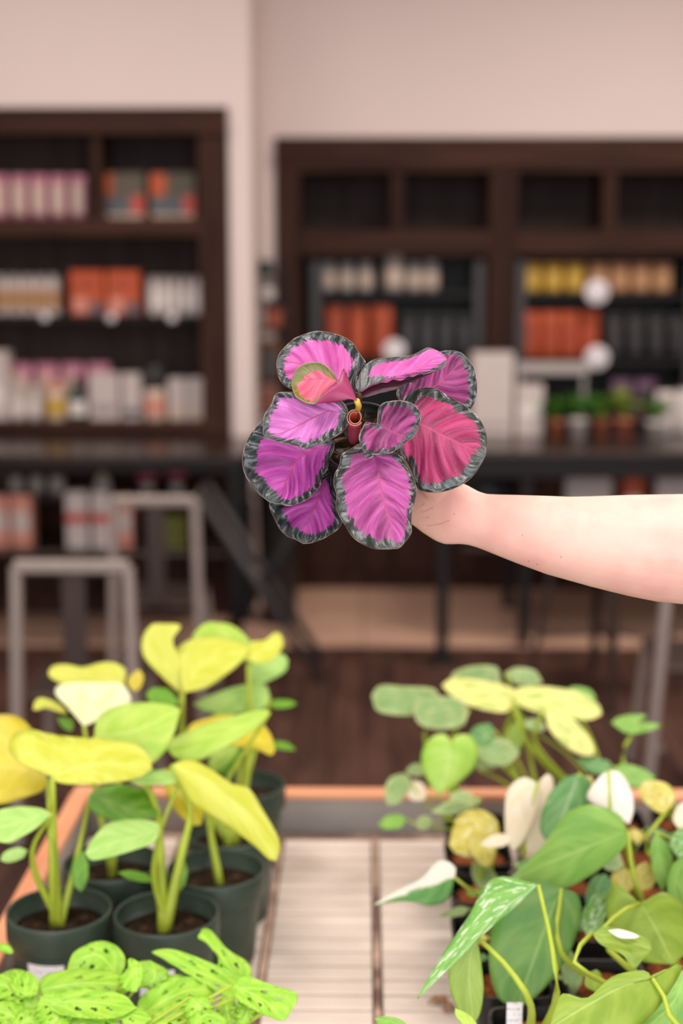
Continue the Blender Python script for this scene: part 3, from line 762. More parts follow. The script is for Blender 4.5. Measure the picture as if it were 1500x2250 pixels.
def sprig(x, ybase, hpx, Y, z, label, pot='terracotta', mat='sprig', nleaf=22, wpx=22, spread=1.0, seed=1):
    rnd = random.Random(seed); c = PY(x, ybase, Y); c = np.array([c[0], Y, z]); h = hpx * Y / F; r = wpx * Y / F
    t = thing('potted_sprig', label, 'potted plant', c, None)
    ph = h * .42
    lathe('pot', [(r * .7, 0), (r * .95, ph * .8), (r * 1.02, ph * .8), (r * 1.02, ph), (r * .9, ph), (r * .88, ph * .85)], c, pot, t, 16)
    lathe('soil', [(r * .88, ph * .84), (r * .4, ph * .88), (.001, ph * .9)], c, 'soil', t, 14)
    vs, fs, ed, U, V, S = [], [], [], [], [], []
    for i in range(nleaf):
        a = rnd.uniform(0, 2 * math.pi); up = rnd.uniform(.2, 1.0); L = h * rnd.uniform(.3, .5)
        base = c + np.array([math.cos(a) * r * .3, math.sin(a) * r * .3, ph + up * h * .42])
        dr = np.array([math.cos(a) * spread, math.sin(a) * spread, rnd.uniform(-.2, .8)]); dr /= np.linalg.norm(dr)
        sd = np.cross(dr, [0, 0, 1.0]); sd /= np.linalg.norm(sd); w = L * .33; b = len(vs)
        for (q, s_, dz) in ((0, 0, 0), (.4, -1, -.02), (.45, 0, .03), (.4, 1, -.02), (1, 0, -.06)):
            vs.append(base + dr * L * q + sd * w * s_ + np.array([0, 0, dz * L * 2])); U.append(q); V.append(s_); ed.append(.004 if s_ == 0 else 0); S.append(rnd.random())
        fs += [[b, b + 2, b + 1], [b, b + 3, b + 2], [b + 1, b + 2, b + 4], [b + 2, b + 3, b + 4]]
    o = obj('foliage', vs, fs, mat, t, True, attrs={'edge': ed, 'lu': U, 'lv': V, 'seed': S}); o['kind'] = 'stuff'
    for i in range(5):
        a = i * 1.26; tube('stem', [c + [0, 0, ph * .85], c + [math.cos(a) * r * .5, math.sin(a) * r * .5, h * .75]], [.003, .002], 'l_stem_g', t, 4, 5)
    return t
for i, (x, hh, pot, mt, w) in enumerate(((1222, 92, 'terracotta', 'sprig', 21), (1270, 100, 'whitepot', 'sprig', 23), (1320, 96, 'terracotta', 'sprig', 21), (1370, 104, 'terracotta', 'sprig2', 22), (1440, 86, 'whitepot', 'sprig', 24))):
    sprig(x, 944, hh, YT - .12 - .03 * (i % 2), TZ, 'small potted green sprig on the right table, %s from the white box' % ORD[i], pot, mt, 26, w, .7, i)
for i, (a, b, yt) in enumerate(((1438, 1482, 852), (1484, 1530, 848))):
    jar('white_planter', a, b, yt, YT + .04, TZ, ('plain white planter behind the last potted sprig', 'plain white planter at the picture edge on the right table')[i], 'planter', 'whitepot', 'soil', 'whitepot', None, .06)
# goods under the tables
for i, (a, b) in enumerate(((16, 44), (60, 90), (104, 136))):
    jar('white_cup', a, b, 1046, 6.6, .665, 'white cup under the long table, %s from the left' % ORD[i], 'cup', 'offwhite', 'offwhite', 'offwhite', 'white cups under the long table', .06)
bottle('cream_bottle', 204, 238, 1034, 6.6, .665, 'cream bottle with a tan cap under the long table', 'bottle', 'cream', 'label_tan')
for i, (a, b) in enumerate(((136, 186), (194, 236))):
    carton('white_red_pack', a, b, 1082, 6.3, .455, ('white pack with a red band under the long table, wider one', 'white pack with a red band under the long table, narrower one')[i], 'pack', 'offwhite', ((.0, 1, .45, .62, 'redpack'),))
for i, (a, b) in enumerate(((-30, 8), (14, 60), (252, 284))):
    carton('blush_pack', a, b, 1090, 6.32, .455, ('blush pack under the long table at the picture edge', 'blush pack under the long table below the white cups', 'blush pack under the long table beside the shiny stool')[i], 'pack', 'salmon', ((.1, .9, .3, .7, 'offwhite'),))
carton('olive_box', 322, 404, 1136, 6.3, .455, 'olive green box on the lowest under-table shelf', 'box', 'olive', ((.1, .4, .2, .8, 'khaki'),))
def flower(x, ybase, hpx, Y, z, label, seed):
    c = np.array([PY(x, ybase, Y)[0], Y, z]); h = hpx * Y / F; rnd = random.Random(seed)
    t = thing('pink_flower_pot', label, 'potted plant', c)
    r = h * .34
    lathe('pot', [(r * .7, 0), (r, h * .4), (r * .9, h * .4)], c, 'whitepot', t, 14)
    for i in range(9):
        a = rnd.uniform(0, 6.28); rr = rnd.uniform(.2, 1) * r * 1.1; cc = c + [math.cos(a) * rr, math.sin(a) * rr, h * rnd.uniform(.6, 1)]
        lathe('bloom', [(.002, -.012), (.018, 0), (.024, .008), (.004, .006)], cc, 'pinkflower', t, 8, axis=(math.cos(a) * .5, math.sin(a) * .5 - .4, .8))
        tube('stem', [c + [0, 0, h * .38], cc], [.002, .0015], 'l_stem_g', t, 3, 4)
flower(324, 1086, 44, 6.6, .665, 'pink flowering pot under the long table left of the other one', 3)
flower(388, 1086, 46, 6.6, .665, 'pink flowering pot under the long table near the shiny stool leg', 4)
for i, (a, b, m) in enumerate(((1246, 1350, 'offwhite'), (1374, 1422, 'orange'), (1446, 1530, 'offwhite'))):
    carton('under_table_box', a, b, 1052, 6.6, .455, ('white box under the right table above the forearm', 'orange box under the right table above the forearm', 'white box under the right table at the picture edge')[i], 'box', m, ((.1, .9, .5, .7, 'labelwhite'),))
# black round tub standing under the right table
cx, w, h = ext(1012, 1128, 985, 6.7, .455)
t = thing('black_tub', 'large round black planter under the right table behind the wrist', 'planter', (PY(1070, 1000, 6.72)[0], 6.72, .455))
lathe('body', [(.09, 0), (.125, .05), (.14, .2), (.132, .3), (.122, .3), (.12, .26)], (PY(1070, 1000, 6.72)[0], 6.72, .455), 'blackpot', t, 24)
lathe('soil', [(.12, .255), (.05, .265), (.001, .27)], (PY(1070, 1000, 6.72)[0], 6.72, .455), 'soil', t, 20)
# black bin between the tables
cxb = PY(612, 1200, 6.75)
t = thing('waste_bin', 'tall black bin standing between the two tables', 'bin', (cxb[0], 6.75, 0))
lathe('body', [(.08, 0), (.085, .02), (.105, .62), (.11, .64)], (cxb[0], 6.75, 0), 'blackpot', t, 24)
lathe('rim', [(.11, .62), (.117, .63), (.117, .66), (.1, .665), (.085, .62)], (cxb[0], 6.75, 0), 'blackpot', t, 24, close=False)

# ------------------------------------------------------------------ steel stools with splayed legs
def stool(label, cx, cy, h, hw, rot, splay, mat='greymetal'):
    t = thing('metal_stool', label, 'stool', (cx, cy, 0), 'steel stools')
    ca, sa = math.cos(rot), math.sin(rot)
    def W(p): return np.array([cx + p[0] * ca - p[1] * sa, cy + p[0] * sa + p[1] * ca, p[2]])
    vs, fs = [], []; N = 24
    def ring(s, zz):
        for q in range(N):
            a = 2 * math.pi * (q + .5) / N; c_, s_ = math.cos(a), math.sin(a)
            vs.append(W((s * math.copysign(abs(c_) ** .35, c_), s * math.copysign(abs(s_) ** .35, s_), zz)))
    rings = [(hw * 1.03, h - .05), (hw * 1.03, h - .012), (hw, h), (hw * .8, h - .004), (hw * .2, h - .012), (hw * .08, h - .016)]
    for s, zz in rings: ring(s, zz)
    for i in range(len(rings) - 1):
        for q in range(N): fs.append([i * N + q, i * N + (q + 1) % N, (i + 1) * N + (q + 1) % N, (i + 1) * N + q])
    fs.append([(len(rings) - 1) * N + q for q in range(N)])
    obj('seat', vs, fs, mat, t)
    ends = []
    for sx in (-1, 1):
        for sy in (-1, 1):
            top = (sx * hw * .93, sy * hw * .93, h - .03); bot = (sx * (hw + splay), sy * (hw + splay), .012)
            w0, w1 = .034, .022; v, f = [], []
            for (p, w) in ((top, w0), (((top[0] + bot[0]) / 2, (top[1] + bot[1]) / 2, h / 2), (w0 + w1) / 2), (bot, w1)):
                for (ax, ay) in ((0, 0), (-sx * w, 0), (-sx * w, -sy * .006), (-sx * .006, -sy * .006), (-sx * .006, -sy * w), (0, -sy * w)):
                    v.append(W((p[0] + ax, p[1] + ay, p[2])))
            for i in range(2):
                for q in range(6): f.append([i * 6 + q, i * 6 + (q + 1) % 6, (i + 1) * 6 + (q + 1) % 6, (i + 1) * 6 + q])
            f.append(list(range(6))); f.append([12 + q for q in range(6)])
            lg = obj('leg', v, f, mat, t, False)
            lathe('foot_cap', [(.016, 0), (.018, .004), (.016, .02)], W((bot[0] - sx * .012, bot[1] - sy * .012, 0)), 'blackmetal', lg, 10)
            ends.append((sx, sy))
    m = .42
    def at(sx, sy, k_): return W((sx * (hw * .93 * k_ + (hw + splay) * (1 - k_)) - sx * .008, sy * (hw * .93 * k_ + (hw + splay) * (1 - k_)) - sy * .008, h * k_))
    for a, b in (((-1, -1), (1, 1)), ((-1, 1), (1, -1))):
        tube('cross_brace', [at(*a, .34), at(0, 0, .40) if False else (at(*a, .34) + at(*b, .34)) / 2 + [0, 0, .03 if a == (-1, -1) else .015], at(*b, .34)], [.008, .008], mat, t, 7, 6)
    return t
def chair(label, px0, px1, ytop, Y, top=.85, rake=.035, spread=.02, mat='greymetal'):
    """steel chair seen from behind: square tube back frame running down into the rear legs"""
    xa, xb = PY(px0, ytop, Y)[0], PY(px1, ytop, Y)[0]; cx = (xa + xb) / 2; r = .017
    t = thing('metal_chair', label, 'chair', (cx, Y + .2, 0), 'steel chairs')
    def bar(name, p, q, w=r, par=None):
        p, q = np.array(p, float), np.array(q, float); dr = (q - p) / np.linalg.norm(q - p)
        a_ = np.cross(dr, [0.0, 1.0, 0.001]); a_ /= np.linalg.norm(a_); b_ = np.cross(dr, a_); v = []
        for e in (p, q):
            for (s1, s2) in ((-1, -.55), (-.55, -1), (.55, -1), (1, -.55), (1, .55), (.55, 1), (-.55, 1), (-1, .55)): v.append(e + w * (s1 * a_ + s2 * b_))
        f = [[k, (k + 1) % 8, 8 + (k + 1) % 8, 8 + k] for k in range(8)] + [list(range(8))[::-1], [8 + k for k in range(8)]]
        return obj(name, v, f, mat, par or t, False)
    bar('top_rail', (xa - .002, Y, top), (xb + .002, Y, top), .02)
    for sgn, xx in ((-1, xa), (1, xb)):
        lg = bar('rear_leg', (xx, Y, top), (xx + sgn * spread, Y - rake, .012), .017)
        lathe('foot_cap', [(.016, 0), (.018, .004), (.016, .02)], (xx + sgn * spread, Y - rake, 0), 'blackmetal', lg, 10)
        lg = bar('front_leg', (xx - sgn * .01, Y + .36, .44), (xx + sgn * .03, Y + .40, .012), .015)
        lathe('foot_cap', [(.016, 0), (.018, .004), (.016, .02)], (xx + sgn * .03, Y + .40, 0), 'blackmetal', lg, 10)
        bar('side_stretcher', (xx + sgn * .012, Y - .02, .2), (xx + sgn * .012, Y + .38, .2), .009)
    box('back_splat', cx - .035, cx + .035, Y + .004, Y + .010, .45, top - .012, 'darksteel', t, .002)
    box('seat', xa - .01, xb + .01, Y + .02, Y + .385, .435, .455, 'darksteel', t, .008)
    return t
chair('grey steel chair at the near left, its square back frame toward the viewer', 36, 282, 1259, 4.02)
chair('shiny steel chair farther back behind the yellow-leaved plants', 250, 428, 1108, 5.20)
chair('grey steel chair at the right picture edge below the forearm', 1474, 1720, 1215, 4.35, .86, .035, .055)
def folding_stand(label, p0, p1, Y, wid):
    a_, b_ = PY(p0[0], p0[1], Y), PY(p1[0], p1[1], Y); k_ = a_[2] / (a_[2] - b_[2]); e = a_ + (b_ - a_) * k_; e[2] = .01
    cx = (a_[0] + e[0]) / 2; t = thing('folding_stand', label, 'stand', (cx, Y + wid / 2, 0), None)
    for yy in (0, wid):
        o_ = np.array([0, yy, 0]); m_ = np.array([2 * cx, 0, 0])
        tube('leg', [a_ + o_, e + o_], [.019, .019], 'rackgrey', t, 3, 8)
        tube('leg', [np.array([2 * cx - a_[0], Y + yy + .03, a_[2]]), np.array([2 * cx - e[0], Y + yy + .03, .01])], [.019, .019], 'blackmetal', t, 3, 8)
    for q in (a_, np.array([2 * cx - a_[0], Y + .03, a_[2]])): tube('top_bar', [q, q + np.array([0, wid, 0])], [.014, .014], 'darksteel', t, 3, 8)
folding_stand('dark cross-legged folding stand beside the shiny chair', (436, 1085), (570, 1292), 5.72, .3)
c4 = PY(1330, 1300, 5.5); stool('dark steel stool turned cornerwise under the right table', c4[0] + .02, 5.62, .66, .16, .75, .06, 'darksteel')

# ================================================================== GREENHOUSE BENCH
BZ = .73
ld = PZ(826, 1990, BZ)[0]                       # divider between the two slatted panels
pl0 = PZ(626, 1845, BZ)[0]                      # left edge of the middle panel
pr1 = PZ(990, 1900, BZ)[0]
BY1 = PZ(750, 1842, BZ)[1]                      # far end of the slats
RAIL_Y = PY(750, 1742, BY1 + .10)
bx0 = PZ(152, 1757, BZ + .065)[0]
BX1 = 1.05; BY0 = .95
bench = thing('greenhouse_bench', 'pale slatted greenhouse bench with an orange wood rim holding the potted plants', 'bench', ((bx0 + BX1) / 2, (BY0 + BY1) / 2, 0))
pw = ld - pl0
edges = [bx0 + .03, pl0 - pw - .024 if pl0 - pw - .024 > bx0 + .05 else bx0 + .05, pl0, ld, ld + pw + .012, ld + 2 * pw + .024, ld + 3 * pw + .036, ld + 4 * pw + .048]
cols = [(bx0 + .035, pl0 - pw - .03), (pl0 - pw - .014, pl0 - .014), (pl0, ld - .007), (ld + .007, ld + pw), (ld + pw + .014, ld + 2 * pw + .007), (ld + 2 * pw + .021, ld + 3 * pw + .014), (ld + 3 * pw + .028, BX1 - .03)]
SL = .041
mesh_cache = {}
for (a, b) in cols:
    key = round(b - a, 4)
    if key not in mesh_cache:
        bm = bmesh.new(); add_box(bm, 0, b - a, 0, SL - .0055, -.014, 0, .002)
        me = bpy.data.meshes.new('slat'); bm.to_mesh(me); bm.free(); me.materials.append(M['slat']); mesh_cache[key] = me
    y = BY1 - SL
    while y > BY0 + .4:
        o = bpy.data.objects.new('slat', mesh_cache[key]); COL.objects.link(o); o.parent = bench
        o.location = Vector((a, y, BZ + random.uniform(-.0008, .0004))) - Vector(bench.location); y -= SL
# steel bars between the panels, frame and legs
for i in range(len(cols) - 1):
    a, b = cols[i][1], cols[i + 1][0]
    box('panel_bar', a + .002, b - .002, BY0, BY1 + .01, BZ - .03, BZ - .002, 'rust', bench, .002)
box('under_pan', bx0 + .03, BX1 - .03, BY0 + .02, BY1, BZ - .05, BZ - .032, 'galv', bench, .001)
box('end_beam', bx0 + .03, BX1 - .03, BY1 + .004, BY1 + .05, BZ - .05, BZ - .012, 'rust', bench, .003)
zr = BZ + .062
box('end_side_board', bx0, BX1, BY1 + .055, BY1 + .075, BZ - .06, zr - .012, 'galv', bench, .002)
box('end_rim', bx0 - .004, BX1 + .004, BY1 + .05, BY1 + .082, zr - .012, zr, 'cedar', bench, .002)
for (a, b) in ((bx0, bx0 + .02), (BX1 - .02, BX1)):
    box('side_board', a, b, BY0, BY1 + .055, BZ - .06, zr - .012, 'galv', bench, .002)
    box('side_rim', a - .006, b + .006, BY0, BY1 + .05, zr - .012, zr, 'cedar_y', bench, .002)
for xx in (bx0 + .03, BX1 - .08):
    for yy in (BY0 + .05, BY1 - .02): box('leg', xx, xx + .05, yy, yy + .05, 0, BZ - .05, 'galv', bench, .003)

# ------------------------------------------------------------------ pots
def round_pot(t, c, r, h, mat, soil, sticker=False):
    p = lathe('pot', [(r * .72, 0), (r * .76, .004), (r * .9, h * .72), (r * .905, h * .74), (r * .985, h * .745), (r, h * .76), (r * 1.0, h * .97), (r * .985, h), (r * .955, h), (r * .945, h * .97), (r * .90, h * .80)], c, mat, t, 40)
    lathe('soil', [(r * .90, h * .80), (r * .7, h * .83), (r * .4, h * .80), (r * .2, h * .84), (.002, h * .83)], c, soil, t, 28)
    if sticker:
        vs, fs = [], []
        n = 8; a0, a1 = -math.pi / 2 - .52, -math.pi / 2 + .28
        for j, hh in enumerate((h * .28, h * .64)):
            rr = r * (.76 + .14 * (hh / h) / .72) * 1.006 + .0005
            for i in range(n + 1):
                a = a0 + (a1 - a0) * i / n; vs.append((c[0] + rr * math.cos(a), c[1] + rr * math.sin(a), c[2] + hh))
        for i in range(n): fs.append([i, i + 1, n + 2 + i, n + 1 + i])
        obj('price_sticker', vs, fs, 'sticker', p)
    return c + np.array([0, 0, h * .83])
def square_pot(t, c, r, h, mat, soil, stick=None):
    vs, fs = [], []
    prof = [(.78, 0), (.94, h * .86), (1.0, h * .87), (1.02, h), (.95, h), (.92, h * .86)]
    for s, zz in prof:
        for q in range(16):
            a = 2 * math.pi * (q + .5) / 16; ca, sa = math.cos(a), math.sin(a)
            vs.append((c[0] + r * s * math.copysign(abs(ca) ** .35, ca), c[1] + r * s * math.copysign(abs(sa) ** .35, sa), c[2] + zz))
    for i in range(5):
        for q in range(16): fs.append([i * 16 + q, i * 16 + (q + 1) % 16, (i + 1) * 16 + (q + 1) % 16, (i + 1) * 16 + q])
    fs.append(list(range(16))[::-1])
    obj('pot', vs, fs, mat, t, False)
    lathe('soil', [(r * .92, h * .85), (r * .6, h * .9), (r * .3, h * .86), (.002, h * .9)], c, soil, t, 16)
    if stick is not None:
        bm = bmesh.new(); add_box(bm, c[0] + stick - .009, c[0] + stick + .009, c[1] - r * .55, c[1] - r * .53, c[2] + h * .5, c[2] + h * 1.5, .0003)
        bmobj('plant_marker', bm, 'sticker', t)
    return c + np.array([0, 0, h * .88])

def petiole(t, a, b, r0=.0045, r1=.0025, mat='l_stem', bend=None):
    a, b = np.asarray(a, float), np.asarray(b, float)
    m = (a + b) / 2 + (np.array(bend) if bend is not None else np.array([(a[0] - b[0]) * .12, 0, .0]))
    return tube('petiole', [a, m, b], [r0, (r0 + r1) / 2, r1], mat, t, 10, 7)

# ---------------------------------------------------------------- golden philodendrons on the left half
GP_R, GP_H = .0695, .138
def gp(px, py, label, sticker=False):
    c = PZ(px, py, BZ + GP_H); c = np.array([c[0], c[1], BZ])
    t = thing('golden_philodendron', label, 'potted plant', c, 'golden philodendrons in green pots')
    top = round_pot(t, c, GP_R, GP_H, 'greenpot', 'soil', sticker)
    return t, top
def grow(t, top, specs, stemmat='l_stem', back='l_green'):
    for s in specs:
        mat, d, ty, tx, mid, L, Rr = s[:7]; kw = dict(s[7]) if len(s) > 7 else {}
        stem = kw.pop('stem', True); via = kw.pop('via', None); bk = kw.pop('back', None); sr = kw.pop('sr', .0042)
        leaf(t, mat, d, ty, tx, mid, L, Rr, back=bk or mat, **kw)
        if stem:
            b = P(mid[0][0], mid[0][1], d)
            st = top + np.array([random.uniform(-.008, .008), random.uniform(-.008, .008), -.004])
            pts = [st] + ([P(*v) for v in via] if via else [(st * .45 + b * .55) + np.array([(st[0] - b[0]) * .15, 0, .01])]) + [b]
            tube('petiole', pts, [sr * 1.45, sr * 1.1, sr * .8, sr * .6], stemmat, t, 12, 8)

t, top = gp(130, 1996, 'golden philodendron in a green pot by the orange side rail', True)
grow(t, top, [
    ('l_gold', 1.90, .9, 0, [(104, 1714), (40, 1688), (-70, 1690)], [(84, 1640), (62, 1592), (22, 1570), (-30, 1585)], [(92, 1738), (40, 1757), (0, 1767), (-45, 1760)], dict(via=[(112, 1860, 1.84)], cup=.2)),
    ('l_yellow', 1.83, .75, .1, [(116, 1708), (170, 1688), (250, 1676), (335, 1690)], [(75, 1690), (28, 1665), (18, 1630), (48, 1599), (90, 1608), (150, 1618), (220, 1623), (290, 1632), (325, 1658)], [(130, 1720), (180, 1724), (250, 1720), (305, 1708)], dict(via=[(118, 1860, 1.85)], sr=.006, arch=-.01, wave=.006)),
    ('l_mint', 1.80, .8, .1, [(112, 1788), (60, 1800), (-25, 1828)], [(90, 1776), (40, 1772), (-12, 1785)], [(82, 1818), (42, 1842), (20, 1852), (-12, 1846)], dict(via=[(70, 1890, 1.84)])),
    ('l_green', 1.93, 1.0, 0, [(200, 1742), (262, 1772), (348, 1792)], [(232, 1726), (290, 1726), (340, 1745)], [(196, 1776), (240, 1800), (300, 1806)], dict(via=[(172, 1870, 1.90)])),
    ('l_mint', 1.86, .6, 0, [(0, 1890), (20, 1880), (60, 1868)], [(10, 1872), (40, 1862)], [(20, 1895), (50, 1885)], dict(stem=False)),
    ('l_green', 1.88, .2, 0, [(178, 1960), (172, 1920), (182, 1868)], [(160, 1940), (158, 1900)], [(192, 1935), (194, 1900)], dict(stem=False)),
])
t, top = gp(366, 2004, 'golden philodendron in a green pot with a big drooping pointed leaf', True)
grow(t, top, [
    ('l_yellow', 1.90, .55, 0, [(378, 1680), (462, 1722), (545, 1795), (606, 1892)], [(402, 1670), (430, 1672), (470, 1695), (510, 1722), (546, 1731), (577, 1778), (608, 1832), (616, 1862)], [(394, 1712), (415, 1760), (452, 1786), (502, 1816), (560, 1860), (590, 1888)], dict(via=[(398, 1880, 1.88), (418, 1780, 1.9)], sr=.006, cup=.25)),
    ('l_lime', 1.93, .7, 0, [(206, 1618), (292, 1606), (396, 1560)], [(216, 1576), (260, 1551), (320, 1543), (380, 1550)], [(246, 1636), (310, 1686), (362, 1652), (384, 1608)], dict(via=[(352, 1880, 1.89), (330, 1740, 1.92)], sr=.0055, cup=.15)),
    ('l_mint', 1.82, .8, .1, [(350, 1824), (270, 1846), (187, 1874)], [(346, 1808), (300, 1800), (240, 1808), (205, 1840)], [(340, 1850), (300, 1866), (250, 1881), (202, 1890)], dict(via=[(338, 1930, 1.86)])),
    ('l_gold', 1.98, .5, 0, [(352, 1690), (392, 1742), (442, 1812)], [(385, 1690), (420, 1740), (445, 1782)], [(362, 1735), (385, 1782), (420, 1812)], dict(stem=False)),
    ('l_mint', 1.92, 1.2, 0, [(400, 1704), (345, 1706), (285, 1716)], [(380, 1694), (330, 1692), (300, 1700)], [(380, 1722), (330, 1724), (300, 1722)], dict(via=[(345, 1860, 1.9)])),
    ('l_green', 1.87, .8, 0, [(345, 1936), (300, 1925), (258, 1917)], [(320, 1920), (285, 1912)], [(320, 1938), (285, 1932)], dict(stem=False)),
    ('l_green', 1.92, .6, 0, [(392, 1960), (400, 1920), (405, 1890)], [(385, 1940), (390, 1910)], [(405, 1945), (412, 1915)], dict(stem=False)),
])
t, top = gp(474, 1906, 'golden philodendron in the second row with a long lime leaf')
grow(t, top, [
    ('l_lime', 2.02, .8, 0, [(592, 1564), (498, 1608), (364, 1642)], [(575, 1558), (500, 1576), (430, 1600), (372, 1626)], [(562, 1600), (482, 1650), (430, 1673), (388, 1668)], dict(via=[(470, 1780, 2.03)], cup=.2)),
    ('l_gold', 2.10, 1.0, 0, [(412, 1602), (500, 1592), (604, 1645)], [(430, 1586), (500, 1571), (560, 1580), (592, 1610)], [(440, 1628), (520, 1640), (560, 1645), (596, 1660)], dict(via=[(450, 1760, 2.08)])),
    ('l_green', 2.05, .6, 0, [(440, 1935), (460, 1925), (490, 1935)], [(450, 1922), (475, 1922)], [(455, 1945), (475, 1945)], dict(stem=False)),
])
t, top = gp(246, 1892, 'golden philodendron in the second row with a pale new leaf')
grow(t, top, [
    ('l_pale', 2.04, .6, 0, [(184, 1596), (198, 1545), (232, 1500)], [(150, 1556), (121, 1525), (130, 1505), (175, 1499)], [(222, 1580), (272, 1560), (288, 1536), (266, 1502)], dict(via=[(210, 1740, 2.03)])),
    ('l_yellow', 2.16, 1.1, 0, [(272, 1502), (200, 1482), (107, 1474)], [(276, 1472), (252, 1456), (220, 1456), (182, 1466), (150, 1460), (118, 1462)], [(250, 1508), (180, 1512), (132, 1500), (108, 1486)], dict(via=[(262, 1700, 2.1)])),
    ('l_yellow', 2.10, .6, 0, [(150, 1568), (105, 1541), (72, 1560)], [(128, 1546), (92, 1533), (76, 1542)], [(132, 1566), (100, 1556), (84, 1560)], dict(stem=False)),
    ('l_green', 2.10, .6, 0, [(160, 1604), (140, 1590), (125, 1578)], [(160, 1584), (140, 1576)], [(150, 1606), (135, 1596)], dict(stem=False)),
    ('l_gold', 2.15, .4, 0, [(300, 1520), (290, 1495), (305, 1470)], [(283, 1510), (282, 1490)], [(312, 1505), (315, 1485)], dict(stem=False)),
    ('l_green', 2.12, .8, 0, [(320, 1525), (350, 1532), (395, 1545)], [(335, 1512), (370, 1515)], [(335, 1548), (370, 1550)], dict(stem=False)),
])
t, top = gp(508, 1822, 'golden philodendron in the third row with the tallest lime leaves')
grow(t, top, [
    ('l_yellow', 2.16, .35, 0, [(398, 1526), (362, 1452), (352, 1370)], [(350, 1482), (315, 1442), (313, 1402), (332, 1373)], [(402, 1465), (388, 1432), (379, 1404), (397, 1374)], dict(via=[(412, 1700, 2.16)], sr=.0055)),
    ('l_yellow', 2.14, .8, 0, [(402, 1522), (450, 1455), (548, 1424)], [(392, 1462), (384, 1432), (420, 1404), (470, 1400), (522, 1410)], [(450, 1512), (492, 1486), (532, 1452)], dict(via=[(408, 1700, 2.16)], cup=.2)),
    ('l_lime', 2.20, .7, 0, [(545, 1452), (518, 1415), (460, 1366)], [(482, 1442), (424, 1406), (438, 1378)], [(562, 1432), (546, 1405), (510, 1374)], dict(via=[(548, 1650, 2.2)], sr=.006)),
    ('l_yellow', 2.19, .7, 0, [(538, 1448), (585, 1426), (617, 1394)], [(550, 1412), (580, 1407), (604, 1390)], [(570, 1458), (602, 1446), (622, 1418)], dict(stem=False)),
    ('l_mint', 2.27, .8, 0, [(548, 1484), (590, 1470), (632, 1450)], [(555, 1452), (590, 1440), (620, 1437)], [(560, 1506), (602, 1490), (628, 1472)], dict(via=[(545, 1650, 2.25)])),
    ('l_mint', 2.24, 1.0, 0, [(592, 1530), (520, 1532), (425, 1546)], [(580, 1504), (520, 1508), (458, 1530)], [(575, 1556), (510, 1566), (450, 1562)], dict(via=[(560, 1650, 2.22)])),
    ('l_green', 2.24, .8, 0, [(588, 1548), (620, 1546), (652, 1546)], [(605, 1538), (635, 1538)], [(605, 1556), (635, 1554)], dict(stem=False)),
    ('l_green', 2.2, .8, 0, [(592, 1636), (620, 1636), (650, 1648)], [(605, 1628), (632, 1632)], [(605, 1644), (632, 1648)], dict(stem=False)),
    ('l_lime', 2.18, .5, 0, [(465, 1700), (475, 1660), (520, 1610)], [(460, 1670), (480, 1630)], [(500, 1680), (525, 1640)], dict(stem=False)),
    ('l_green', 2.2, .5, 0, [(470, 1700), (490, 1680), (530, 1630)], [(455, 1680), (490, 1640)], [(500, 1700), (530, 1660)], dict(stem=False)),
])
t, top = gp(534, 1722, 'golden philodendron in the back row by the end rim, mostly hidden')
grow(t, top, [
    ('l_lime', 2.36, .8, 0, [(530, 1590), (500, 1575), (455, 1580)], [(515, 1568), (480, 1566)], [(515, 1595), (480, 1596)], dict()),
    ('l_green', 2.38, .8, 0, [(520, 1600), (545, 1580), (580, 1575)], [(530, 1580), (560, 1570)], [(540, 1602), (565, 1592)], dict()),
])

